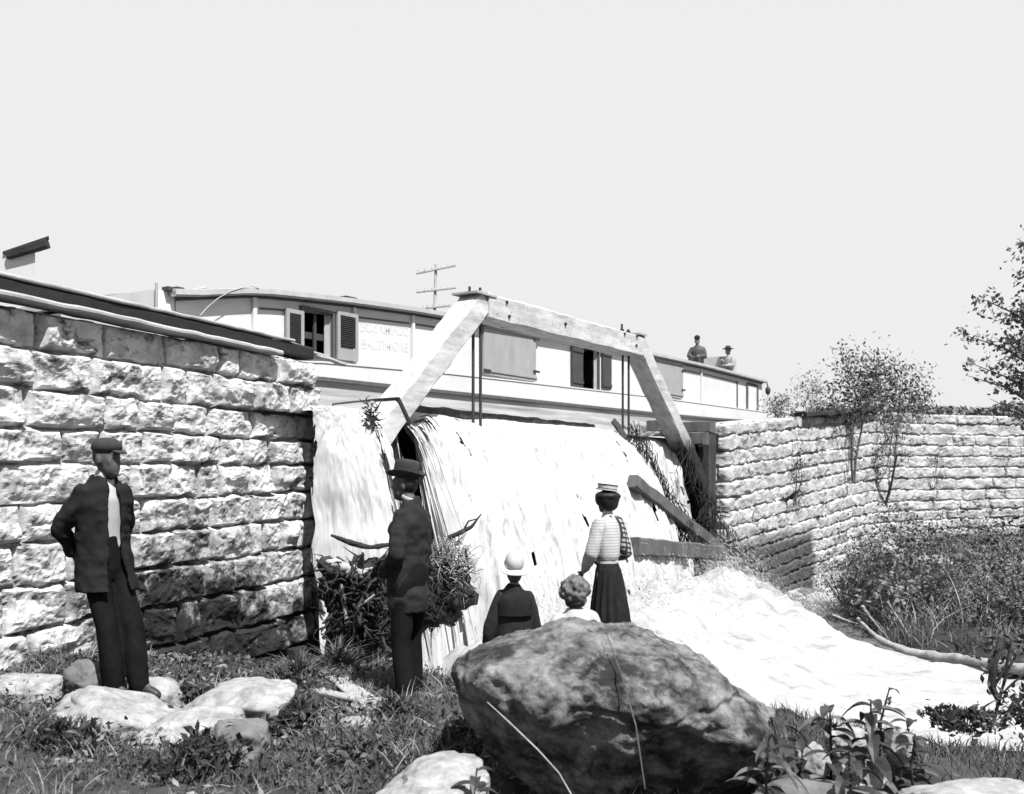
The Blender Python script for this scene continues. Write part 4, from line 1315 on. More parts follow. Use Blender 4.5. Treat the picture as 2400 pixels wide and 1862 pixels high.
YD = 10.6
mb = MB()
gnarl(mb, [P(752, 1316, YD - .3), P(785, 1340, YD - .2), P(830, 1372, YD), P(862, 1350, YD + .2), P(885, 1312, YD + .3)], [.05, .13, .20, .16, .05], 3, amp=.55, n=20)
gnarl(mb, [P(805, 1350, YD), P(812, 1420, YD), P(822, 1500, YD + .1), P(838, 1620, YD + .1)], [.17, .19, .28, .40], 5, amp=.5, n=20)
gnarl(mb, [P(870, 1330, YD + .1), P(885, 1400, YD + .2), P(900, 1480, YD + .2), P(880, 1560, YD)], [.12, .24, .30, .30], 8, amp=.55, n=20)
gnarl(mb, [P(930, 1360, YD + .3), P(960, 1420, YD + .3), P(950, 1500, YD + .3)], [.16, .26, .12], 9, amp=.55, n=20)
for k, (x_, y_) in enumerate(((742, 1312), (768, 1372), (905, 1300), (918, 1390), (850, 1296), (756, 1462), (880, 1420), (900, 1350), (790, 1480))):
    gnarl(mb, [P(825, 1385, YD), P((825 + x_) / 2 + 5, (1385 + y_) / 2 + 8, YD - .25), P(x_, y_, YD - .4)], [.12, .055, .012], 20 + k, n=8)
rg = np.random.default_rng(6)
for k in range(190):
    c = P(rg.uniform(755, 915), rg.uniform(1305, 1500), YD - .35 + rg.normal() * .12); d = unit(rg.normal(size=3) + np.array([.2, 0, -.4])) * rg.uniform(.08, .26); kk = rg.normal(size=3) * .06
    mb.tube([c, c + d * .4 + kk, c + d * .75 + kk * 1.2, c + d], [.016, .012, .008, .002], 5)
single(mb, 'uprooted_stump', M_DRIFT, 'big dark uprooted stump jammed against the wall corner left of the felt-hatted man', 'tree stump', smooth=True)
mb = MB(); gnarl(mb, [P(764, 1316, YD - .5), P(790, 1322, YD - .45), P(822, 1340, YD - .35), P(850, 1347, YD - .3), P(878, 1332, YD - .2)], [.015, .05, .062, .04, .010], 33, amp=.6, n=18, dens=14)
single(mb, 'bleached_root', M_PLANK, 'bleached slab of root wood lying on top of the dark uprooted stump', 'driftwood', smooth=True)
mb = MB()
gnarl(mb, [P(800, 1370, YD - .4), P(806, 1410, YD - .42), P(812, 1455, YD - .4), P(809, 1462, YD - .4)], [.012, .022, .026, .010], 35, n=8)
single(mb, 'bleached_stick', M_DEADW, 'white upright stick against the dark stump', 'driftwood')
mb = MB(); mb.tube([P(842, 1422, YD - .5), P(878, 1394, YD - .5)], [.014, .010], 7)
single(mb, 'bleached_stick', M_DEADW, 'short white stick slanting across the dark stump', 'driftwood')
mb = MB(); gnarl(mb, [P(776, 1255, YD - .1), P(820, 1272, YD), P(865, 1284, YD + .1), P(905, 1278, YD + .2), P(960, 1276, YD + .3)], [.018, .032, .030, .028, .03], 40, n=8); 
single(mb, 'bare_branch', M_DRIFT, 'long bare branch reaching from the wall corner to behind the man in the felt hat', 'branch')
# brush heap on the right of the man
o = thing('brush_heap', 'matted heap of roots and flood brush right of the man in the felt hat', 'brush heap', tuple(P(1040, 1460, 10.2)))
mb = MB(); gnarl(mb, [P(960, 1310, 10.5), P(1010, 1375, 10.3), P(1050, 1372, 10.3), P(1085, 1350, 10.3)], [.12, .26, .20, .05], 50, amp=.6, n=20)
gnarl(mb, [P(1030, 1340, 10.3), P(1035, 1400, 10.2), P(1005, 1450, 10.2), P(985, 1475, 10.2)], [.20, .24, .14, .05], 52, amp=.6, n=20)
for k, (x_, y_) in enumerate(((1098, 1335), (1092, 1372), (1080, 1410), (1060, 1440), (985, 1300), (1010, 1290), (1060, 1300))):
    gnarl(mb, [P(1030, 1380, 10.3), P((1030 + x_) / 2, (1380 + y_) / 2 + 6, 10.15), P(x_, y_, 10.05)], [.09, .04, .010], 80 + k, n=7)
mb.build('root_mass', M_DRIFT, o, smooth=True)
rg = np.random.default_rng(9)
def wisps(n, sx, sy, cx_, cy_, L_, r, Yd):
    mb = MB()
    for k in range(n):
        u = rg.normal(size=2); c = P(cx_ + u[0] * sx, cy_ + u[1] * sy, Yd + rg.normal() * .12)
        d = unit(rg.normal(size=3) + A_(.35, 0, -.25)) * L_ * rg.uniform(.5, 1.4); kk = rg.normal(size=3) * L_ * .3
        mb.tube([c, c + d * .35 + kk * .8, c + d * .7 + kk, c + d], [r, r * .9, r * .6, r * .2], 4)
    return mb
A_ = lambda *v: np.array(v, float)
mb = MB()
for cx_, cy_, q in ((1020, 1300, 50), (1052, 1290, 50), (1080, 1300, 40), (1070, 1340, 60), (1035, 1330, 60), (1085, 1370, 40)):
    w_ = wisps(q, 10, 14, cx_, cy_, .15, .0055, 10.05); mb.add(w_.V(), w_.f)
mb.build('tangle', M_LEAFL, o)
mb = MB()
for cx_, cy_, q in ((1010, 1340, 60), (1060, 1370, 60), (1040, 1410, 60), (1012, 1440, 40), (985, 1390, 40)):
    w_ = wisps(q, 14, 18, cx_, cy_, .17, .007, 10.1); mb.add(w_.V(), w_.f)
mb.build('rootlets', M_DRIFT, o)
mb = MB(); gnarl(mb, [P(1050, 1262, 10.3), P(1085, 1246, 10.3), P(1105, 1236, 10.3), P(1128, 1205, 10.3)], [.03, .022, .018, .008], 60, n=7)
mb.tube([P(1085, 1246, 10.3), P(1098, 1222, 10.3), P(1120, 1216, 10.3)], [.014, .011, .006], 6)
single(mb, 'forked_twig', M_DRIFT, 'forked twig sticking up from the brush heap against the foam', 'branch')
mb = MB(); gnarl(mb, [P(1092, 1370, 10), P(1082, 1400, 10), P(1070, 1430, 10), P(1062, 1446, 10)], [.012, .022, .018, .014], 61, n=7)
single(mb, 'short_stick', M_DRIFT, 'short dark stick hanging below the right side of the brush heap', 'branch')
mb = MB(); gnarl(mb, [P(1090, 1285, 10.2), P(1094, 1310, 10.2), P(1098, 1335, 10.2)], [.014, .02, .012], 62, n=7)
single(mb, 'upright_stick', M_DRIFT, 'upright dark stick on the right edge of the brush heap', 'branch')
for a_, b_, w_, lb, sd2 in (((788, 1590), (862, 1644), .15, 'upper pale board of two lying crossed by the pale slab', 70), ((690, 1612), (850, 1640), .10, 'lower pale board of two lying crossed by the pale slab', 71)):
    mb = MB(); mb.beam(P(a_[0], a_[1], 7.6), P(b_[0], b_[1], 6.9), w_, .03, seg=10, jit=.012, seed=sd2)
    single(mb, 'loose_board', M_PLANK, lb, 'board')
# debris caught at the strut foot and on the sill
mb = MB(); rg = np.random.default_rng(12); c0_ = TWv(ts(852), .1, tz(852, 985))
for k in range(90):
    c = c0_ + rg.normal(size=3) * np.array([.045, .06, .10]); d = rg.normal(size=3) * .07
    mb.tube([c, c + d * .5 + rg.normal(size=3) * .03, c + d], [.010, .008, .003], 4)
single(mb, 'flood_trash', M_DRIFT, 'wad of dark flood trash caught on the left of the near strut foot', 'driftwood')
mb = MB(); c0_ = TWv(ts(965), .12, tz(965, 988))
for k in range(10):
    c = c0_ + rg.normal(size=3) * np.array([.07, .07, .03]); a_ = rg.uniform(-.2, 1.2)
    pts = [c, c + DV * .06 * a_ + NV * .07 + UP * .02, c + DV * .12 * a_ + NV * .14 - UP * .05, c + DV * .16 * a_ + NV * .19 - UP * .14]
    mb.tube(pts, [.009, .008, .006, .003], 5)
single(mb, 'trailing_weed', M_DRIFT, 'dark trailing water weed draped over the crest right of the near strut foot', 'weed')
mb = MB()
for k in range(330):      # splintered slats and weed hanging on the dark post and strut
    u = rg.random(); c = TWv(ts(1452 + 48 * u), .25 + .9 * u, tz(1452 + 48 * u, 990 + 290 * u)) + rg.normal(size=3) * .07
    d = np.array([rg.normal() * .1, rg.normal() * .1, -rg.uniform(.1, .4)]); mb.tube([c, c + d * .5, c + d], [.006, .009, .003], 4)
single(mb, 'hanging_weed', M_DRIFT, 'ragged dark weed hanging down the splintered post in the waterfall', 'weed')
mb = MB()
for k in range(240):
    u = rg.random() ** .8; c = TWv(ts(1572 + 150 * u), .15 + .35 * rg.random(), tz(1572 + 150 * u, 1030 + 320 * u)) + rg.normal(size=3) * .08 - DV * .16
    d = np.array([rg.normal() * .12, rg.normal() * .12, -rg.uniform(.15, .5)]); mb.tube([c, c + d * .5, c + d], [.007, .010, .003], 4)
single(mb, 'hanging_weed', M_DRIFT, 'dark dripping weed and splinters hanging along the foot of the right strut', 'weed')

# ------------------------------------------------------------------ far bank and wall-top growth
wt = lambda px, py, Y: P(px, py, Y)
GRP = 'bushes on the top of the far wall'
def far(kind, px, pyb, pyc, wpx, hpx, n, leaf, label, cat, m, seed, group=None, gap=.5, **k):
    Y_ = WRY(px, gap); q = Y_ / F
    return shrub(kind, wt(px, pyb, Y_), wt(px + 6, pyc, Y_), (wpx * q / 2, .5, hpx * q / 2), n, leaf, label, cat, m, seed, group, **k)


far('leafy_sapling', 2078, 1190, 908, 150, 170, 2300, .13, 'darker leafy sapling on two thin trunks in front of the far wall', 'sapling', M_LEAF, 3, clumps=22, stems=3, trunk=.045)
far('leafy_sapling', 1995, 1130, 905, 130, 170, 1500, .13, 'slender leafy sapling left of the darker one in front of the far wall', 'sapling', M_LEAF, 4, clumps=18, stems=2, trunk=.04)
far('bush', 1903, 980, 905, 90, 120, 420, .10, 'thin pale bush on the far wall left of the saplings', 'bush', M_LEAFL, 5, GRP, gap=-1.2, clumps=12, tight=.28, bark=M_DEADW)
far('bush', 1822, 978, 950, 90, 50, 420, .09, 'low pale bush at the bow of the boat on the wall top', 'bush', M_LEAFL, 6, GRP, gap=-.8)
far('bush', 1945, 985, 960, 160, 50, 620, .11, 'low shadowy bush along the wall edge under the saplings', 'bush', M_LEAF, 7, GRP, gap=-.3)
far('bush', 2135, 985, 955, 110, 70, 620, .12, 'low bush hanging over the wall edge right of the saplings', 'bush', M_LEAF, 8, GRP, gap=-.1)
far('creeper', 1862, 1180, 1120, 70, 160, 260, .09, 'sparse creeper on the face of the far wall below the low pale bush', 'creeper', M_LEAF, 9, gap=.2, clumps=9, tight=.25)
far('creeper', 2055, 1140, 1050, 110, 190, 520, .10, 'creeper on the face of the far wall below the saplings', 'creeper', M_LEAF, 10, gap=.2, clumps=14, tight=.25)
far('creeper', 2185, 1150, 1080, 60, 120, 160, .10, 'sparse creeper on the far wall at the right', 'creeper', M_LEAFL, 11, gap=.2, clumps=9, tight=.25)
mb = MB(); mb.beam(P(1870, 972, WRY(1870, -.2)), P(2045, 962, WRY(2045, -.2)), .5, .12, seg=14, jit=.06, seed=5)
single(mb, 'fallen_log', M_DRIFT, 'dark log lying along the wall top under the saplings', 'log')
mb = MB(); yq = WRY(1845, .15); gnarl(mb, [P(1818, 1192, yq), P(1845, 1170, yq - .1), P(1875, 1148, yq - .3)], [.05, .06, .015], 3, n=8)
single(mb, 'jutting_branch', M_DRIFT, 'dark broken branch jutting out of the face of the far wall', 'branch')
# far hedgerow beyond the wall
rg = np.random.default_rng(21); n = 9000
C = np.stack([rg.uniform(27, 52, n), rg.uniform(74, 78, n), 0 * np.arange(n)], 1)
C[:, 2] = 2.8 + rg.random(n) ** .8 * (3.65 + .5 * fbm(C * .5, 3, 4)) 
mb = MB(); mb.leaves(C, .55, .35, rg)
tag(mb.build('hedgerow', M_LEAFL), kind='stuff')

# tree at the right edge
tb = P(2470, 1330, 17.5)
TRE = thing('leafy_tree', 'tall tree at the right edge with long leafy boughs reaching in over the far wall', 'tree', tuple(tb))
mb = MB(); tp = [tb, tb + np.array([-.15, 0, 2]), tb + np.array([-.05, .1, 4]), tb + np.array([.1, .1, 6.6])]
gnarl(mb, tp, [.24, .19, .15, .08], 6, amp=.1)
rg = np.random.default_rng(31)
boughs = [((2250, 782), 40), ((2300, 700), 34), ((2270, 850), 16), ((2265, 880), 14), ((2310, 885), 14), ((2345, 730), 60), ((2385, 560), 26), ((2390, 640), 20), ((2395, 800), 160), ((2390, 890), 120), ((2400, 720), 90), ((2375, 950), 60), ((2440, 600), 120), ((2440, 760), 220), ((2320, 935), 10), ((2360, 850), 70), ((2420, 960), 120), ((2330, 792), 40)]
Cs = []
for (x_, y_), n in boughs:
    tip = P(x_, y_, 17.3 + rg.normal() * .6); z0 = tip[2] - .2; root = np.array([tb[0] - .1, tb[1], z0 - .5])
    mid = (root + tip) / 2 + UP * .12
    mb.tube([root, root * .6 + mid * .4, mid, tip], [.035, .028, .018, .004], 5)
    for k in range(max(2, n // 9)):
        u = rg.uniform(.5, 1.02); c = (mid + (tip - mid) * (u - .5) * 2); Cs.append(c + rg.normal(size=(9, 3)) * np.array([.14, .14, .07]))
mb.build('trunk', M_BARK, TRE, smooth=True)
mb = MB(); Cq = np.concatenate(Cs); mb.leaves(Cq, .12, .065, rg, .2); mb.leaves(Cq + rg.normal(size=Cq.shape) * .07, .10, .055, rg, .2)
C, _ = clump(P(2490, 740, 17.6), (.75, .8, 1.7), 2200, rg, 26, .25); mb.leaves(C, .12, .065, rg, .2)
mb.build('crown', M_LEAF, TRE)

# brush on the far bank
BR = 'brush on the far bank'
M_SCRUB = mat('scrub leaf', .03, .15, 5, detail=3, p0=.4, p1=.64)
specs = [(1975, 1330, 22.5, .8, .55, 300, M_LEAF, 'dark bush at the foot of the far wall nearest the waterfall'), (2075, 1280, 26, 1.0, .7, 420, M_LEAFD, 'dark bush on the far bank just right of the painted wall shadow'),
         (2190, 1275, 27, 1.2, .55, 420, M_LEAF, 'spreading bush high on the far bank below the pale wall'), (2310, 1270, 27, 1.3, .6, 520, M_LEAFD, 'dark spreading bush at the upper right of the far bank'),
         (2120, 1370, 22, 1.0, .7, 520, M_LEAF, 'rounded bush in the middle of the far bank'), (2060, 1420, 20, .8, .55, 420, M_LEAFL, 'pale grassy bush above the dead branches by the foam'),
         (2230, 1390, 21, 1.0, .8, 560, M_LEAF, 'tall bush in the middle of the far bank right of the rounded one'), (2350, 1370, 20, 1.0, .8, 560, M_LEAFD, 'dark bush at the right edge of the far bank'),
         (2150, 1460, 18.6, .8, .5, 460, M_LEAFL, 'pale bush just behind the fallen log'), (2260, 1470, 18, .8, .55, 500, M_LEAF, 'dense bush behind the middle of the fallen log'),
         (2360, 1470, 17, .8, .6, 500, M_LEAFD, 'dark bush behind the right end of the fallen log'), (2400, 1300, 24, 1.2, .9, 500, M_LEAF, 'bush cut by the right edge above the dark one'),
         (2020, 1370, 21.5, .6, .5, 240, M_LEAFD, 'small dark bush left of the rounded one')]
for k, (x_, y_, Y_, rx, rz, n, m_, lb) in enumerate(specs):
    c = P(x_, y_, Y_); b = np.array([c[0], c[1], min(c[2] - rz * .7, float(ground_z(c[0], c[1])) )])
    c[2] = max(c[2], float(ground_z(c[0], c[1])) + rz * .45)
    shrub('bush', b, c, (rx * 1.0, .7, rz * 1.25), int(n * 2.3), (.08, .11, .14)[k % 3], lb, 'bush', (m_, M_SCRUB, M_BANKG)[k % 3] if m_ is not M_LEAFL else M_LEAFL, 100 + k, BR, clumps=20, stems=12, trunk=.018, bark=M_DEADW if k % 2 else M_BARK)
mb = MB(); gnarl(mb, [P(2010, 1450, 17.8), P(2060, 1500, 17.2), P(2130, 1530, 16.6), P(2230, 1545, 16), P(2330, 1560, 15.2), P(2430, 1572, 14.5)], [.03, .05, .07, .09, .10, .11], 3, n=10)
single(mb, 'fallen_log', M_DEADW, 'long bleached fallen log lying along the far bank at the edge of the foam', 'log', smooth=True)
mb = MB(); gnarl(mb, [P(2160, 1560, 16.1), P(2260, 1572, 15.6), P(2360, 1590, 15), P(2440, 1598, 14.6)], [.08, .10, .10, .09], 13, n=10)
single(mb, 'fallen_log', M_DRIFT, 'dark wet log in the shade under the bleached fallen log', 'log', smooth=True)
for k, (pts, lb) in enumerate((([(1950, 1441), (1985, 1455), (2010, 1462)], 'pale dead stick above the wet rock ledge'), ([(1958, 1478), (1962, 1510), (1975, 1530), (1996, 1546)], 'bent grey stick standing out of the foam left of the fallen log'),
                               ([(2020, 1420), (2050, 1460), (2085, 1500)], 'pale dead branch slanting down to the fallen log'), ([(2080, 1410), (2105, 1450), (2150, 1520)], 'long pale dead branch across the grassy bush'),
                               ([(2300, 1352), (2350, 1355), (2410, 1350)], 'pale dead branch lying level in the brush at the right edge'), ([(2350, 1330), (2390, 1345), (2420, 1365)], 'crooked dead branch at the right edge above the level one'))):
    mb = MB(); gnarl(mb, [P(x_, y_, 17.6 + (0 if y_ > 1400 else 2.5)) for x_, y_ in pts], [.022] + [.018] * (len(pts) - 2) + [.006], 70 + k, n=7, amp=.6)
    single(mb, 'dead_branch', M_DEADW, lb, 'branch')
# bent dry stems standing through the brush
mb = MB(); rg = np.random.default_rng(90); n = 700
px_ = rg.uniform(1950, 2420, n); Yq = rg.uniform(16.5, 27, n); xq = (px_ - CX) / F * Yq
kq = right_bank_dist(xq, Yq) > .2
mb = MB(); blades(mb, on_ground(xq[kq], Yq[kq]), 1.0, .02, rg, 1.5, 5); tag(mb.build('dry_stems', M_DEADW), kind='stuff')
# leggy shrub at the right edge in front of the logs
b = P(2330, 1700, 7.6); 
o = thing('leggy_shrub', 'leggy dark shrub of bare crossing stems at the right edge before the fallen log', 'shrub', tuple(b))
mb = MB()
for pts, r in (([(2326, 1700), (2345, 1630), (2362, 1570), (2380, 1540)], .016), ([(2340, 1640), (2325, 1610), (2330, 1560), (2345, 1520)], .03), ([(2345, 1630), (2375, 1600), (2410, 1575)], .010), ([(2350, 1695), (2380, 1650), (2420, 1610)], .02), ([(2280, 1680), (2310, 1655), (2335, 1640)], .007), ([(2330, 1610), (2360, 1560), (2370, 1500)], .014), ([(2310, 1580), (2330, 1540), (2340, 1500)], .012)):
    gnarl(mb, [P(x_, y_, 7.6) for x_, y_ in pts], [r] * (len(pts) - 1) + [r * .5], 5, n=7)
mb.build('stem', M_DRIFT, o)
mb = MB(); rg = np.random.default_rng(4)
C = np.concatenate([P(2350, 1520, 7.7) + rg.normal(size=(160, 3)) * np.array([.14, .1, .12]), P(2395, 1660, 7.3) + rg.normal(size=(260, 3)) * np.array([.10, .1, .09])])
mb.leaves(C, .07, .035, rg); mb.build('foliage', M_LEAFD, o)
weed(2270, 1702, 6.7, 130, 40, 160, 'low dark tuft on the edge of the near bank left of the leggy shrub', 30, M_LEAFD, .12)
weed(2215, 1700, 6.7, 60, 40, 90, 'small dark tuft on the edge of the near bank right of the plants', 31, M_LEAFD, .12)
# ------------------------------------------------------------------ people: x to their right, y forward, z up
A3 = lambda *v: np.array(v, float)


def hand(mb, wr_, d, pn, k=1.0, curl=.5, thumb=1):
    d, pn = unit(d), unit(pn); sd_ = unit(np.cross(d, pn))
    mb.limb([wr_, wr_ + d * .045 * k, wr_ + d * .085 * k], [(.026*k, .018*k), (.038*k, .016*k), (.036*k, .013*k)], 12, ref=pn)
    for i, (off, L_) in enumerate(((-.028, .066), (-.0095, .080), (.0095, .076), (.028, .058))):
        p = wr_ + d * .082 * k + sd_ * off * k
        d1 = unit(d + pn * curl * .5); d2 = unit(d + pn * curl * 1.3); d3 = unit(d + pn * curl * 2.4)
        q1 = p + d1 * L_ * .45 * k; q2 = q1 + d2 * L_ * .32 * k; q3 = q2 + d3 * L_ * .25 * k
        mb.limb([p, q1, q2, q3], [.0095*k, .009*k, .0085*k, .007*k], 8)
    t0_ = wr_ + d * .028 * k - sd_ * thumb * .028 * k
    t1_ = t0_ + unit(d * .7 - sd_ * thumb * .8 + pn * .3) * .038 * k; t2_ = t1_ + unit(d + pn * .5 - sd_ * thumb * .1) * .032 * k
    mb.limb([t0_, t1_, t2_], [.013*k, .0105*k, .0085*k], 8)


def head(mb, c, yaw=0.0, pitch=0.0, k=1.0):
    R = np.array(Matrix.Rotation(yaw, 3, 'Z') @ Matrix.Rotation(pitch, 3, 'X'))
    def e(p, r):
        mb.ell(np.array(c) + R @ (A3(*p) * k), A3(*r) * k, R)
    e((0, -.012, .02), (.076, .096, .098)); e((0, .03, -.045), (.060, .066, .072)); e((0, .062, -.088), (.030, .028, .022))
    e((0, .078, .030), (.052, .020, .016)); e((0, .094, -.022), (.013, .022, .016)); e((0, .088, .0), (.010, .018, .026))
    e((0, .082, -.055), (.024, .014, .007)); e((0, .080, -.064), (.020, .014, .007))
    for s in (-1, 1):
        e((s*.042, .054, -.018), (.022, .022, .028)); e((s*.078, -.012, -.012), (.010, .020, .030)); e((s*.034, .074, .004), (.013, .010, .009))
    return R


def finish(mb, vox, m, name, parent, warp=None, fold=0.0, fscale=(9, 9, 4), seed=1, it=3):
    V, Nn, Fc = remesh(mb, vox, it)
    if fold:
        p = V * np.array(fscale) + seed
        V = V + Nn * (fbm(p, 3, seed) * fold + (1 - np.abs(fbm(p * .8 + 9, 2, seed + 5)) * 3).clip(-1, 1) * fold * .5)[:, None]
    if warp:
        V = warp(V)
    return mk(name, V, Fc, m, parent, local=True, smooth=True)


def man(name, label, loc, fwd, J, hd, build=1.0):
    """root and the continuous body: J holds the joints"""
    rz = math.atan2(fwd[1], fwd[0]) - math.pi / 2
    o = thing(name, label, 'person', loc, rz)
    return o


def body(o, J, m, k=1.0, hyaw=0, hpitch=0, warp=None, vox=.011, hands=True, curl=(.6, .6), hk=1.0):
    mb = MB()
    b = k
    mb.rings([(z*k, rx*b, ry*b, x*k, y*k) for z, rx, ry, x, y in J['torso']])
    hp, nk = A3(*J['head']) * k, A3(*J['neck']) * k
    mb.limb([nk - A3(0, 0, .06*k), nk, hp - A3(0, .01, .05)*k], [.062*k, .056*k, .054*k])
    head(mb, hp, hyaw, hpitch, k * hk)
    for s in ('L', 'R'):
        sh, el, wr_ = (A3(*q) * k for q in J['arm' + s])
        sh = sh * A3(.90, 1, 1) - A3(0, 0, .03 * k)
        mb.limb([sh, (sh+el)/2, el, el*.6+wr_*.4, wr_], [.040*k, .044*k, .038*k, .036*k, .025*k])
        if hands:
            d = J.get('hand' + s, wr_ - el)
            hand(mb, wr_, d, J.get('palm' + s, (1 if s == 'L' else -1, .2, 0)), k, curl[0], 1 if s == 'L' else -1)
        hp_, kn, an, toe = (A3(*q) * k for q in J['leg' + s])
        mb.limb([hp_, (hp_+kn)/2, kn, kn*.65+an*.35, an], [.088*k, .072*k, .052*k, .050*k, .036*k])
        mb.limb([an, an*.4+toe*.6, toe], [.04*k, .036*k, .028*k])
    return finish(mb, vox, m, 'body', o, warp)


def trousers(mb, J, k, add=.022, flare=.0, to='an', hip=None):
    for s in ('L', 'R'):
        hp_, kn, an, toe = (A3(*q) * k for q in J['leg' + s])
        end = an + A3(0, 0, .01) if to == 'an' else kn * .9 + an * .1
        mb.limb([hp_, (hp_+kn)/2, kn, kn*.5+end*.5, end], [(.088+add)*k, (.076+add)*k, (.060+add+flare*.4)*k, (.056+add+flare*.7)*k, (.048+add+flare)*k])
    mb.rings([(z*k, rx*k, ry*k, x*k, y*k) for z, rx, ry, x, y in (hip or [(.80, .13, .10, 0, 0), (.88, .175, .13, 0, 0), (.97, .178, .13, 0, 0), (1.06, .160, .12, 0, 0), (1.10, .155, .115, 0, 0)])])


def boots(o, J, k, warp=None):
    for s in ('L', 'R'):
        hp_, kn, an, toe = (A3(*q) * k for q in J['leg' + s])
        mb = MB(); dirf = unit((toe - an) * A3(1, 1, 0))
        mb.limb([an + A3(0, 0, .07)*k, an], [.050*k, .050*k]); mb.limb([an - dirf*.05*k - A3(0, 0, .035)*k, an*.45+toe*.55 - A3(0, 0, .008)*k, toe], [(.040*k, .044*k), (.046*k, .044*k), (.040*k, .030*k)], ref=(0, 0, 1))
        finish(mb, .011, M_LEATH, 'boot', o, warp)


def sleeve(mb, J, k, s, add=(.022, .022, .02), end=.97):
    sh, el, wr_ = (A3(*q) * k for q in J['arm' + s]); wr_ = el + (wr_ - el) * end
    sh = sh * A3(.93, 1, 1) - A3(0, 0, .022 * k)
    mb.limb([sh, (sh+el)/2, el, (el+wr_)/2, wr_], [(.044+add[0])*k, (.052+add[0])*k, (.042+add[1])*k, (.040+add[1])*k, (.030+add[2])*k])


# ---------------- the man in the felt hat, seen from behind at an angle
J = dict(torso=[(.84, .15, .11, 0, .0), (.95, .168, .12, 0, .0), (1.08, .15, .115, 0, .01), (1.22, .165, .12, 0, .01), (1.34, .175, .115, 0, .0), (1.42, .14, .09, 0, -.015), (1.48, .075, .06, 0, -.02)],
         head=(0, .055, 1.625), neck=(0, .0, 1.49), armL=((-.185, -.02, 1.40), (-.25, -.04, 1.13), (-.16, .15, .99)), armR=((.185, -.01, 1.40), (.245, .03, 1.12), (.22, .16, .86)),
         handL=(.5, .6, -.7), handR=(0, .15, -1), legL=((-.09, 0, .92), (-.11, .02, .50), (-.12, -.04, .09), (-.13, .11, .04)), legR=((.09, .0, .92), (.10, .045, .50), (.09, .03, .09), (.12, .19, .04)))
HM = man('person', 'man in black suit and dark felt hat with back half turned, looking left', tuple(P(962, 1655, 7.2)), (-.88, .47), J, 0); HM.scale = (.90, .90, 1)
body(HM, J, M_SKIN, 1.0, .25, hk=1.06)
mb = MB(); trousers(mb, J, 1.0, .020, .004); finish(mb, .014, M_TROU, 'trousers', HM, fold=.008, fscale=(8, 8, 4), seed=3)
mb = MB(); mb.rings([(.70, .195, .150, 0, .015), (.82, .195, .152, 0, .015), (.96, .19, .148, 0, .02), (1.08, .178, .142, 0, .025), (1.22, .190, .148, 0, .02), (1.34, .200, .140, 0, .0), (1.41, .165, .112, 0, -.012), (1.465, .105, .085, 0, -.012), (1.50, .080, .072, 0, -.012), (1.535, .066, .060, 0, -.010)])
for s in 'LR':
    sleeve(mb, J, 1.0, s)
finish(mb, .013, M_SUIT, 'jacket', HM, fold=.020, fscale=(7, 7, 11), seed=8)
mb = MB()
for k_, (r_, z_, t_) in enumerate(((.069, 1.530, 0),)):
    pts = [(r_ * math.cos(a) , r_ * .92 * math.sin(a) + .004, z_ - .004 + .022 * math.sin(a)) for a in np.linspace(0, 2*math.pi, 25)]
    mb.tube(pts[:-1] + [pts[0]], [(.005, .016)] * 25, 8, ref=(0, 0, 1))
mb.build('shirt_collar', M_LINEN, HM, local=True, smooth=True)
boots(HM, J, 1.0)


def hat_felt(o, c, yaw, pitch):
    R = np.array(Matrix.Rotation(yaw, 3, 'Z') @ Matrix.Rotation(pitch, 3, 'X'))
    c = A3(*c)
    nA = 32
    V = []
    for (r, z) in ((.078, .0), (.105, -.004), (.135, .0), (.150, .012), (.152, .018), (.148, .020), (.133, .010), (.105, .006), (.090, .008)):
        for i in range(nA):
            a = 2*math.pi*i/nA
            side = abs(math.cos(a)) ** 2 * max(0, (r - .1) / .05)
            V.append(R @ A3(r * .94 * math.cos(a), r * 1.08 * math.sin(a), z + side * .034 - .010 * math.sin(a) * (r > .1)) + c)
    mb = MB(); mb.add(V, [[j*nA+i, j*nA+(i+1) % nA, (j+1)*nA+(i+1) % nA, (j+1)*nA+i] for j in range(8) for i in range(nA)])
    h = mb.build('hat', M_FELT, o, local=True, smooth=True)
    V = []
    for (q, z) in ((1.0, -.01), (1.0, .03), (.97, .075), (.93, .105), (.84, .122), (.62, .126), (.35, .112), (.02, .100)):
        for i in range(nA):
            a = 2*math.pi*i/nA
            dent = -.016 * math.exp(-(math.cos(a) / .5) ** 2) * (1 if q < .9 else 0)
            V.append(R @ A3(.090 * q * math.cos(a), .108 * q * math.sin(a), z + dent) + c)
    mb = MB(); mb.add(V, [[j*nA+i, j*nA+(i+1) % nA, (j+1)*nA+(i+1) % nA, (j+1)*nA+i] for j in range(7) for i in range(nA)]); mb.build('hat_crown', M_FELT, h, smooth=True) if False else mk('hat_crown', mb.V(), mb.f, M_FELT, h, local=True, smooth=True)
    mb = MB(); pts = [R @ A3(.093 * math.cos(a), .111 * math.sin(a), .026) + c for a in np.linspace(0, 2*math.pi, 33)]
    mb.tube(pts, [(.004, .016)] * 33, 6, ref=(0, 0, 1)); mk('hat_band', mb.V(), mb.f, M_SUIT, h, local=True, smooth=True)


hat_felt(HM, (0, .045, 1.685), .25, .12)
mb = MB(); mb.ell((0, .020, 1.63), (.079, .080, .075)); finish(mb, .012, M_HAIR, 'hair', HM, fold=.003)

# ---------------- the man in the flat cap, hands behind his hips
def lean(V):
    V = V.copy(); z = V[:, 2]
    V[:, 1] += -.10 * np.exp(-((z - .98) / .42) ** 2) - .09 * z; V[:, 0] += .05 * (z - .3)
    return V


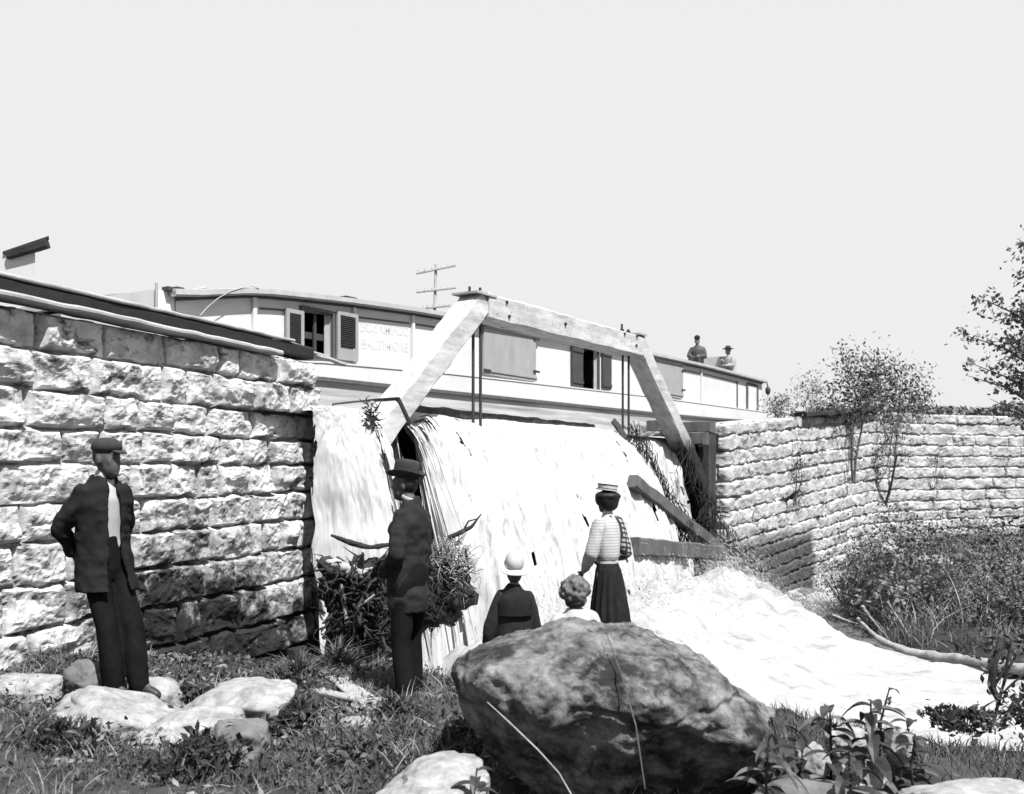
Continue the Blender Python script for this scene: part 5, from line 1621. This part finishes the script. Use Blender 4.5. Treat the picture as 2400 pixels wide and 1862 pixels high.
J = dict(torso=[(.84, .15, .11, 0, 0), (.95, .165, .12, 0, 0), (1.08, .145, .105, 0, 0), (1.22, .160, .112, 0, .0), (1.34, .172, .11, 0, .0), (1.42, .14, .09, 0, -.01), (1.48, .075, .06, 0, -.01)],
         head=(0.0, .055, 1.615), neck=(0, .0, 1.50), armL=((-.19, -.02, 1.40), (-.30, -.14, 1.15), (-.17, -.20, .99)), armR=((.19, -.02, 1.40), (.285, -.16, 1.15), (.16, -.22, 1.0)),
         handL=(.8, .1, -.5), handR=(-.8, .1, -.5), palmL=(0, 1, 0), palmR=(0, 1, 0),
         legL=((-.09, 0, .92), (-.11, .06, .50), (-.11, .07, .09), (-.17, .21, .035)), legR=((.09, 0, .92), (.08, .01, .50), (.06, -.02, .09), (.02, .13, .035)))
CM = man('person', 'man in a flat cap, open dark jacket and white shirt standing against the left wall', tuple(P(284, 1640, 6.9)), (.80, -.60), J, 0); CM.scale = (.82, .86, 1)
KM = 1.05
body(CM, J, M_SKIN, KM, .35, 0, lean, hk=1.14)
k = KM
mb = MB(); trousers(mb, J, k, .026, .010); finish(mb, .014, M_TROU, 'trousers', CM, lean, fold=.010, fscale=(8, 8, 4), seed=13)
mb = MB(); mb.rings([(z*k, rx*k, ry*k, 0, y*k) for z, rx, ry, y in ((.98, .172, .126, 0), (1.08, .156, .117, .0), (1.22, .170, .124, .0), (1.34, .180, .122, .0), (1.42, .146, .102, -.01), (1.475, .088, .075, -.005), (1.52, .066, .062, .004), (1.535, .064, .060, .006))])
finish(mb, .012, M_LINEN, 'shirt', CM, lean, fold=.005, seed=4)
mb = MB(); mb.ell(A3(0, .082, 1.485)*k, A3(.014, .014, .014)); mb.ell(A3(-.022, .082, 1.483)*k, A3(.020, .010, .014)); mb.ell(A3(.022, .082, 1.487)*k, A3(.020, .010, .014)); finish(mb, .006, M_SUIT, 'bow_tie', CM, lean)
# open jacket: cloth arcs that leave the chest free
mb = MB(); nA = 40; V = []
rings_ = [(.73, .235, .185, -.01, .42), (.84, .225, .175, -.01, .38), (.97, .212, .160, -.005, .30), (1.08, .200, .150, 0, .27), (1.22, .205, .150, 0, .27), (1.33, .208, .145, 0, .25), (1.41, .178, .122, -.008, .22), (1.465, .112, .092, -.006, .35), (1.505, .086, .076, -.004, .8)]
for th in (0, .016):
    for z, rx, ry, y, op in rings_:
        for i in range(nA + 1):
            a = math.pi/2 + op + (2*math.pi - 2*op) * i / nA
            V.append(((rx + th) * k * math.cos(a), (y + (ry + th) * math.sin(a)) * k, z * k))
m_, nr = nA + 1, len(rings_)
V = np.array(V); V[:, 2] += 0
Fc = []
for L_ in (0, 1):
    for j in range(nr - 1):
        for i in range(nA):
            q = [L_*nr*m_ + j*m_ + i, L_*nr*m_ + j*m_ + i + 1, L_*nr*m_ + (j+1)*m_ + i + 1, L_*nr*m_ + (j+1)*m_ + i]
            Fc.append(q if L_ else q[::-1])
ob_ = nr * m_
for j in range(nr - 1):
    for i in (0, nA):
        Fc.append([j*m_ + i, (j+1)*m_ + i, ob_ + (j+1)*m_ + i, ob_ + j*m_ + i])
for i in range(nA):
    for j in (0, nr - 1):
        Fc.append([j*m_ + i, j*m_ + i + 1, ob_ + j*m_ + i + 1, ob_ + j*m_ + i])
mb.add(V, Fc)
for s in 'LR':
    sleeve(mb, J, k, s, (.026, .026, .026))
finish(mb, .012, M_SUIT2, 'jacket', CM, lean, fold=.017, fscale=(7, 7, 10), seed=18, it=2)
boots(CM, J, k, lean)
hc = A3(0, .055, 1.615) * k; hc[1] += -.09 * hc[2] - .10 * math.exp(-((hc[2] - .98) / .42) ** 2); hc[0] += .05 * (hc[2] - .3)
R = np.array(Matrix.Rotation(.35, 3, 'Z'))
mb = MB(); mb.ell(hc + R @ A3(0, .0, .082), (.114, .136, .066), R); mb.ell(hc + R @ A3(0, -.01, .052), (.096, .117, .05), R)
cp = finish(mb, .009, M_FELT, 'cap', CM, None, fold=.004)
mb = MB(); mb.ell(hc + R @ A3(0, .130, .046), (.074, .056, .010), R @ np.array(Matrix.Rotation(-.25, 3, 'X'))); V, Nn, Fc = remesh(mb, .006); mk('cap_peak', V, Fc, M_FELT, cp, local=True, smooth=True)
mb = MB(); mb.ell(hc + R @ A3(0, -.026, .017), (.091, .099, .074), R); finish(mb, .011, M_HAIR, 'hair', CM, None, fold=.003)
for s in (-1, 1):
    mb = MB(); mb.ell(hc + R @ (A3(s * .034, .0775, .003) * k * 1.14), A3(.012, .008, .006)); mk('eye', mb.V(), mb.f, M_HAIR, CM, local=True, smooth=True)

# ---------------- the boy in the white hat
def child_J(arm_out=.0):
    return dict(torso=[(.78, .150, .115, 0, 0), (.92, .168, .125, 0, 0), (1.08, .150, .118, 0, .0), (1.24, .165, .12, 0, .0), (1.36, .168, .11, 0, .0), (1.44, .12, .085, 0, -.01), (1.49, .07, .06, 0, -.01)],
                head=(0, .02, 1.625), neck=(0, -.005, 1.50), armL=((-.18, -.01, 1.40), (-.27 - arm_out, -.02, 1.12), (-.29 - arm_out, .06, .85)), armR=((.18, -.01, 1.40), (.26, .02, 1.12), (.22, .16, .92)),
                legL=((-.09, 0, .92), (-.10, .01, .50), (-.10, -.02, .09), (-.11, .14, .035)), legR=((.09, 0, .92), (.10, .01, .50), (.10, -.02, .09), (.11, .14, .035)))


J = child_J(.03)
k = .66
pb = P(1205, 1520, 5.95); BOY = man('person', 'small boy in a white hat and dark sailor suit, seen from behind', (pb[0], pb[1], -.045), (-.15, 1.0), J, 0); BOY.scale = (.76, .82, 1)


def widen(J, f):
    return J


body(BOY, J, M_SKINP, k, .1, 0, vox=.009)
mb = MB(); trousers(mb, J, k, .05, .02, 'kn'); finish(mb, .011, M_TROU, 'short_trousers', BOY, fold=.005, seed=3)
mb = MB(); mb.rings([(z*k, rx*k, ry*k, 0, 0) for z, rx, ry in ((.78, .225, .18), (.82, .245, .20), (.92, .245, .20), (1.08, .225, .18), (1.24, .218, .165), (1.36, .205, .14), (1.43, .150, .11), (1.49, .095, .085), (1.52, .075, .07))])
for s in 'LR':
    sleeve(mb, J, k, s, (.035, .04, .03), .92)
finish(mb, .011, M_SUIT, 'sailor_blouse', BOY, fold=.008, fscale=(9, 9, 9), seed=7)
# square sailor collar lying over the back
V = []; nu_ = 17; nv_ = 9
for i in range(nu_):
    for j in range(nv_):
        a = (i / (nu_ - 1) - .5) * 2; q = j / (nv_ - 1)
        x_ = a * (.085 + (.205 - .085) * min(1, q * 1.8)); zt = 1.515 - .095 * min(1, q * 1.8) * 1.0 - max(0, q - .5) * .36 - .035 * a * a * (q < .6)
        y_ = -(.085 + .085 * min(1, q * 1.6) ) * math.sqrt(max(.08, 1 - .80 * a * a)) - .012 - .02 * q
        V.append((x_ * k, y_ * k, zt * k))
Fc = grid_faces(nu_, nv_).tolist(); n0 = len(V)
V = np.array(V); V = np.concatenate([V, V - A3(0, .010, 0)]); Fc = Fc + [[i + n0 for i in q[::-1]] for q in Fc]
mk('sailor_collar', V, Fc, M_SUIT2, BOY, local=True, smooth=True)
for s in 'LR':
    hp_, kn, an, toe = (A3(*q) * k for q in J['leg' + s]); mb = MB()
    mb.limb([kn, (kn+an)/2, an], [.062*k, .058*k, .046*k]); finish(mb, .009, M_TROU, 'stocking', BOY)
boots(BOY, J, k)
hc = A3(0, .02, 1.625) * k
R = np.array(Matrix.Rotation(.1, 3, 'Z') @ Matrix.Rotation(.42, 3, 'X'))
nA = 36; V = []
for (r, z) in ((.070, -.012), (.100, -.016), (.128, -.010), (.134, -.004), (.128, -.001), (.100, -.006), (.072, -.002)):
    V += [R @ A3(r*math.cos(2*math.pi*i/nA), r*1.05*math.sin(2*math.pi*i/nA), z + .006*math.sin(6*math.pi*i/nA)) + hc + A3(0, -.025, .045) for i in range(nA)]
mb = MB(); mb.add(V, [[j*nA+i, j*nA+(i+1) % nA, (j+1)*nA+(i+1) % nA, (j+1)*nA+i] for j in range(6) for i in range(nA)])
ht = mk('sailor_hat', mb.V(), mb.f, M_STRAW, BOY, local=True, smooth=True)
mb = MB(); mb.ell(hc + A3(0, -.025, .045) + R @ A3(0, 0, .022), (.076, .080, .062), R, n=28, m=16); mk('hat_crown', mb.V(), mb.f, M_STRAW, ht, local=True, smooth=True)
mb = MB(); mb.ell(hc + A3(0, -.018, -.005), A3(.080, .085, .085) * .78); finish(mb, .009, M_CURL, 'hair', BOY, fold=.003)

# ---------------- the curly-haired child in white
J = child_J(); k = .60
pb = P(1347, 1500, 5.75); CH = man('person', 'curly-haired child in white, only head and shoulders showing above the boulder', (pb[0], pb[1], -.060), (-.1, 1), J, 0); CH.scale = (.94, .94, 1)
body(CH, J, M_SKINP, k, -.15, 0, vox=.009)
mb = MB(); mb.rings([(z*k, rx*k, ry*k, 0, 0) for z, rx, ry in ((.42, .30, .26), (.60, .28, .24), (.80, .24, .20), (1.0, .205, .17), (1.24, .205, .16), (1.36, .195, .135), (1.43, .145, .11), (1.49, .088, .08))])
for s in 'LR':
    sleeve(mb, J, k, s, (.05, .04, .025), .95)
    sh = A3(*J['arm' + s][0]) * k; mb.ell(sh * .96, (.058, .056, .050))
finish(mb, .011, M_LINEN, 'dress', CH, fold=.010, fscale=(12, 12, 6), seed=5)
hc = A3(0, .02, 1.625) * k; rg = np.random.default_rng(3)
mb = MB(); mb.ell(hc + A3(0, -.012, .012), (.080, .082, .080))
for q in range(110):
    d = unit(rg.normal(size=3)); d[2] = d[2] * .9 + .12
    if d[1] > .55 and d[2] < .25:
        continue
    mb.ell(hc + A3(0, -.012, .012) + d * A3(.082, .084, .082) * rg.uniform(.96, 1.08), A3(1, 1, 1) * rg.uniform(.013, .022), n=8, m=6)
finish(mb, .0065, M_CURL, 'curls', CH, it=1)
mb = MB(); mb.ell(hc + A3(0, -.035, -.048), (.066, .05, .030)); finish(mb, .008, M_HAIR, 'nape_hair', CH)
for s in 'LR':
    hp_, kn, an, toe = (A3(*q) * k for q in J['leg' + s]); mb = MB()
    mb.limb([kn, (kn+an)/2, an], [.062*k, .058*k, .046*k]); finish(mb, .009, M_TROU, 'stocking', CH)
boots(CH, J, k)

# ---------------- the woman
J = dict(torso=[(.84, .15, .11, 0, 0), (.95, .16, .115, 0, 0), (1.06, .115, .095, 0, 0), (1.22, .145, .11, 0, .0), (1.34, .155, .105, 0, .0), (1.42, .12, .085, 0, -.01), (1.48, .06, .055, 0, -.01)],
         head=(0, .025, 1.61), neck=(0, -.005, 1.48), armL=((-.165, -.01, 1.39), (-.26, .03, 1.13), (-.22, .20, .95)), armR=((.165, -.01, 1.39), (.245, -.08, 1.13), (.15, .13, 1.06)),
         legL=((-.09, 0, .92), (-.10, .01, .50), (-.10, -.02, .09), (-.11, .14, .035)), legR=((.09, 0, .92), (.10, .01, .50), (.10, -.02, .09), (.11, .14, .035)))
k = .905
pb = P(1424, 1600, 8.2); WO = man('person', 'woman in flat straw hat, striped blouse and dark skirt seen from behind', (pb[0], pb[1], -.07), (-.70, .72), J, 0); WO.scale = (.76, .80, 1)
body(WO, J, M_SKIN, k, .15)
mb = MB(); mb.rings([(z*k, rx*k, ry*k, 0, y) for z, rx, ry, y in ((.04, .30, .30, -.05), (.3, .26, .27, -.04), (.6, .222, .225, -.03), (.85, .185, .17, -.02), (.97, .165, .14, -.01), (1.05, .128, .108, 0), (1.08, .124, .104, 0))], 60)
V, Nn, Fc = remesh(mb, .014)
a = np.arctan2(V[:, 1], V[:, 0]); V = V + Nn * (np.cos(a * 16 + fbm(V * 3, 2, 3) * 1.5) * .010 * sst((1.0 - V[:, 2]) / .4))[:, None]
mk('skirt', V, Fc, M_SUIT2, WO, local=True, smooth=True)
mb = MB(); mb.rings([(z*k, rx*k, ry*k, 0, y) for z, rx, ry, y in ((1.055, .132, .112, 0), (1.10, .158, .138, 0), (1.2, .170, .140, 0), (1.3, .172, .130, 0), (1.38, .158, .112, -.005), (1.44, .11, .085, -.008), (1.48, .064, .060, -.006), (1.53, .056, .056, .0))])
finish(mb, .011, M_STRIPE, 'blouse', WO, fold=.006, fscale=(10, 10, 5), seed=2)
for s in 'LR':
    mb = MB(); sh, el, wr_ = (A3(*q) * k for q in J['arm' + s])
    mb.limb([sh, (sh*.6+el*.4), el, (el+wr_)/2, wr_ * .95 + el * .05], [.082*k, .088*k, .082*k, .060*k, .036*k])
    finish(mb, .011, M_PLAID if s == 'R' else M_STRIPE, 'sleeve', WO, fold=.009, fscale=(9, 9, 9), seed=6)
mb = MB(); mb.rings([(1.035*k, .136*k, .116*k, 0, 0), (1.085*k, .136*k, .116*k, 0, 0)], 32); mb.build('belt', M_LINEN, WO, local=True, smooth=False)
hc = A3(0, .025, 1.61) * k
mb = MB(); mb.ell(hc + A3(0, -.02, .010), (.142, .125, .076)); mb.ell(hc + A3(0, -.055, -.025), (.115, .08, .060)); mb.ell(hc + A3(0, -.03, .040), (.150, .130, .044)); finish(mb, .011, M_HAIR, 'hair', WO, fold=.006, fscale=(14, 14, 14))
R = np.array(Matrix.Rotation(.08, 3, 'Y') @ Matrix.Rotation(.06, 3, 'X'))
c = hc + A3(0, -.02, .084); nA = 40
def disc(r, z0, z1, m_, nm, par):
    V = []
    for rr, zz in ((.001, z0), (r - .002, z0), (r, z0 + .001), (r, z1 - .001), (r - .002, z1), (.001, z1)):
        V += [R @ A3(rr*math.cos(2*math.pi*i/nA), rr*math.sin(2*math.pi*i/nA), zz) + c for i in range(nA)]
    mb = MB(); mb.add(V, [[j*nA+i, j*nA+(i+1) % nA, (j+1)*nA+(i+1) % nA, (j+1)*nA+i] for j in range(5) for i in range(nA)])
    return mk(nm, mb.V(), mb.f, m_, par, local=True)


ht = disc(.128, .0, .010, M_STRAW, 'straw_hat', WO)
disc(.104, .010, .046, M_STRAW, 'hat_crown', ht); disc(.1055, .012, .018, M_HAIR, 'hat_band', ht); disc(.110, .046, .052, M_HAIR, 'hat_top_edge', ht)
boots(WO, J, k)

# ---------------- two figures on the boat's roof
def sitter(label, px, Y, fwd, hat, k=1.0, m=M_FELT, elbow=False, m2=None):
    s_ = bs(px); p = BWv(s_, -.45, z_roof(s_) + .09)
    J = dict(torso=[(.0, .15, .12, 0, 0), (.12, .165, .13, 0, 0), (.28, .14, .11, 0, .02), (.42, .165, .12, 0, .03), (.52, .172, .115, 0, .03), (.60, .13, .09, 0, .02), (.66, .07, .06, 0, .02)],
             head=(0, .06, .80), neck=(0, .03, .68), armL=((-.185, .02, .58), (-.23, .02, .31), (-.12, .24, .30)), armR=((.185, .02, .58), (.25, .10, .34), (.10, .24, .52) if elbow else (.10, .24, .28)),
             legL=((-.09, .03, .08), (-.12, .44, .20), (-.13, .50, -.20), (-.13, .62, -.24)), legR=((.09, .03, .08), (.12, .44, .22), (.13, .50, -.18), (.13, .62, -.22)))
    o = man('person', label, tuple(p), fwd, J, 0)
    body(o, J, M_SKINP, k, 0, 0, vox=.016)
    mb = MB(); mb.rings([(z*k, rx*k, ry*k, 0, y*k) for z, rx, ry, y in ((-.02, .185, .15, 0), (.12, .19, .155, 0), (.28, .175, .14, .02), (.42, .195, .145, .03), (.52, .20, .135, .03), (.60, .15, .105, .02), (.66, .09, .075, .02))])
    for s in 'LR':
        sleeve(mb, J, k, s)
    finish(mb, .018, m, 'jacket', o, fold=.01)
    mb = MB()
    for s in 'LR':
        hp_, kn, an, toe = (A3(*q) * k for q in J['leg' + s]); mb.limb([hp_, kn, an], [.11, .085, .07])
    finish(mb, .018, m2 or m, 'trousers', o)
    boots(o, J, k)
    hc = A3(0, .06, .80) * k
    mb = MB()
    if hat == 'wide':
        mb.ell(hc + A3(0, 0, .075), (.19, .20, .018), n=24); mb.ell(hc + A3(0, 0, .11), (.092, .105, .075))
    else:
        mb.ell(hc + A3(0, .03, .07), (.10, .135, .020), n=24); mb.ell(hc + A3(0, 0, .10), (.088, .10, .075))
    finish(mb, .012, M_SUIT if hat != 'wide' else M_FELT, 'hat', o)
    return o


sitter('person in grey jacket and small dark hat sitting upright on the boat roof', 1668, 29, (-.35, -.94), 'small', 1.0, M_SHUT, m2=M_FELT)
sitter('person in a wide-brimmed hat sitting hunched on the boat roof near the bow', 1741, 31, (-.92, -.40), 'wide', 1.0, M_SHUTG, True, M_FELT)
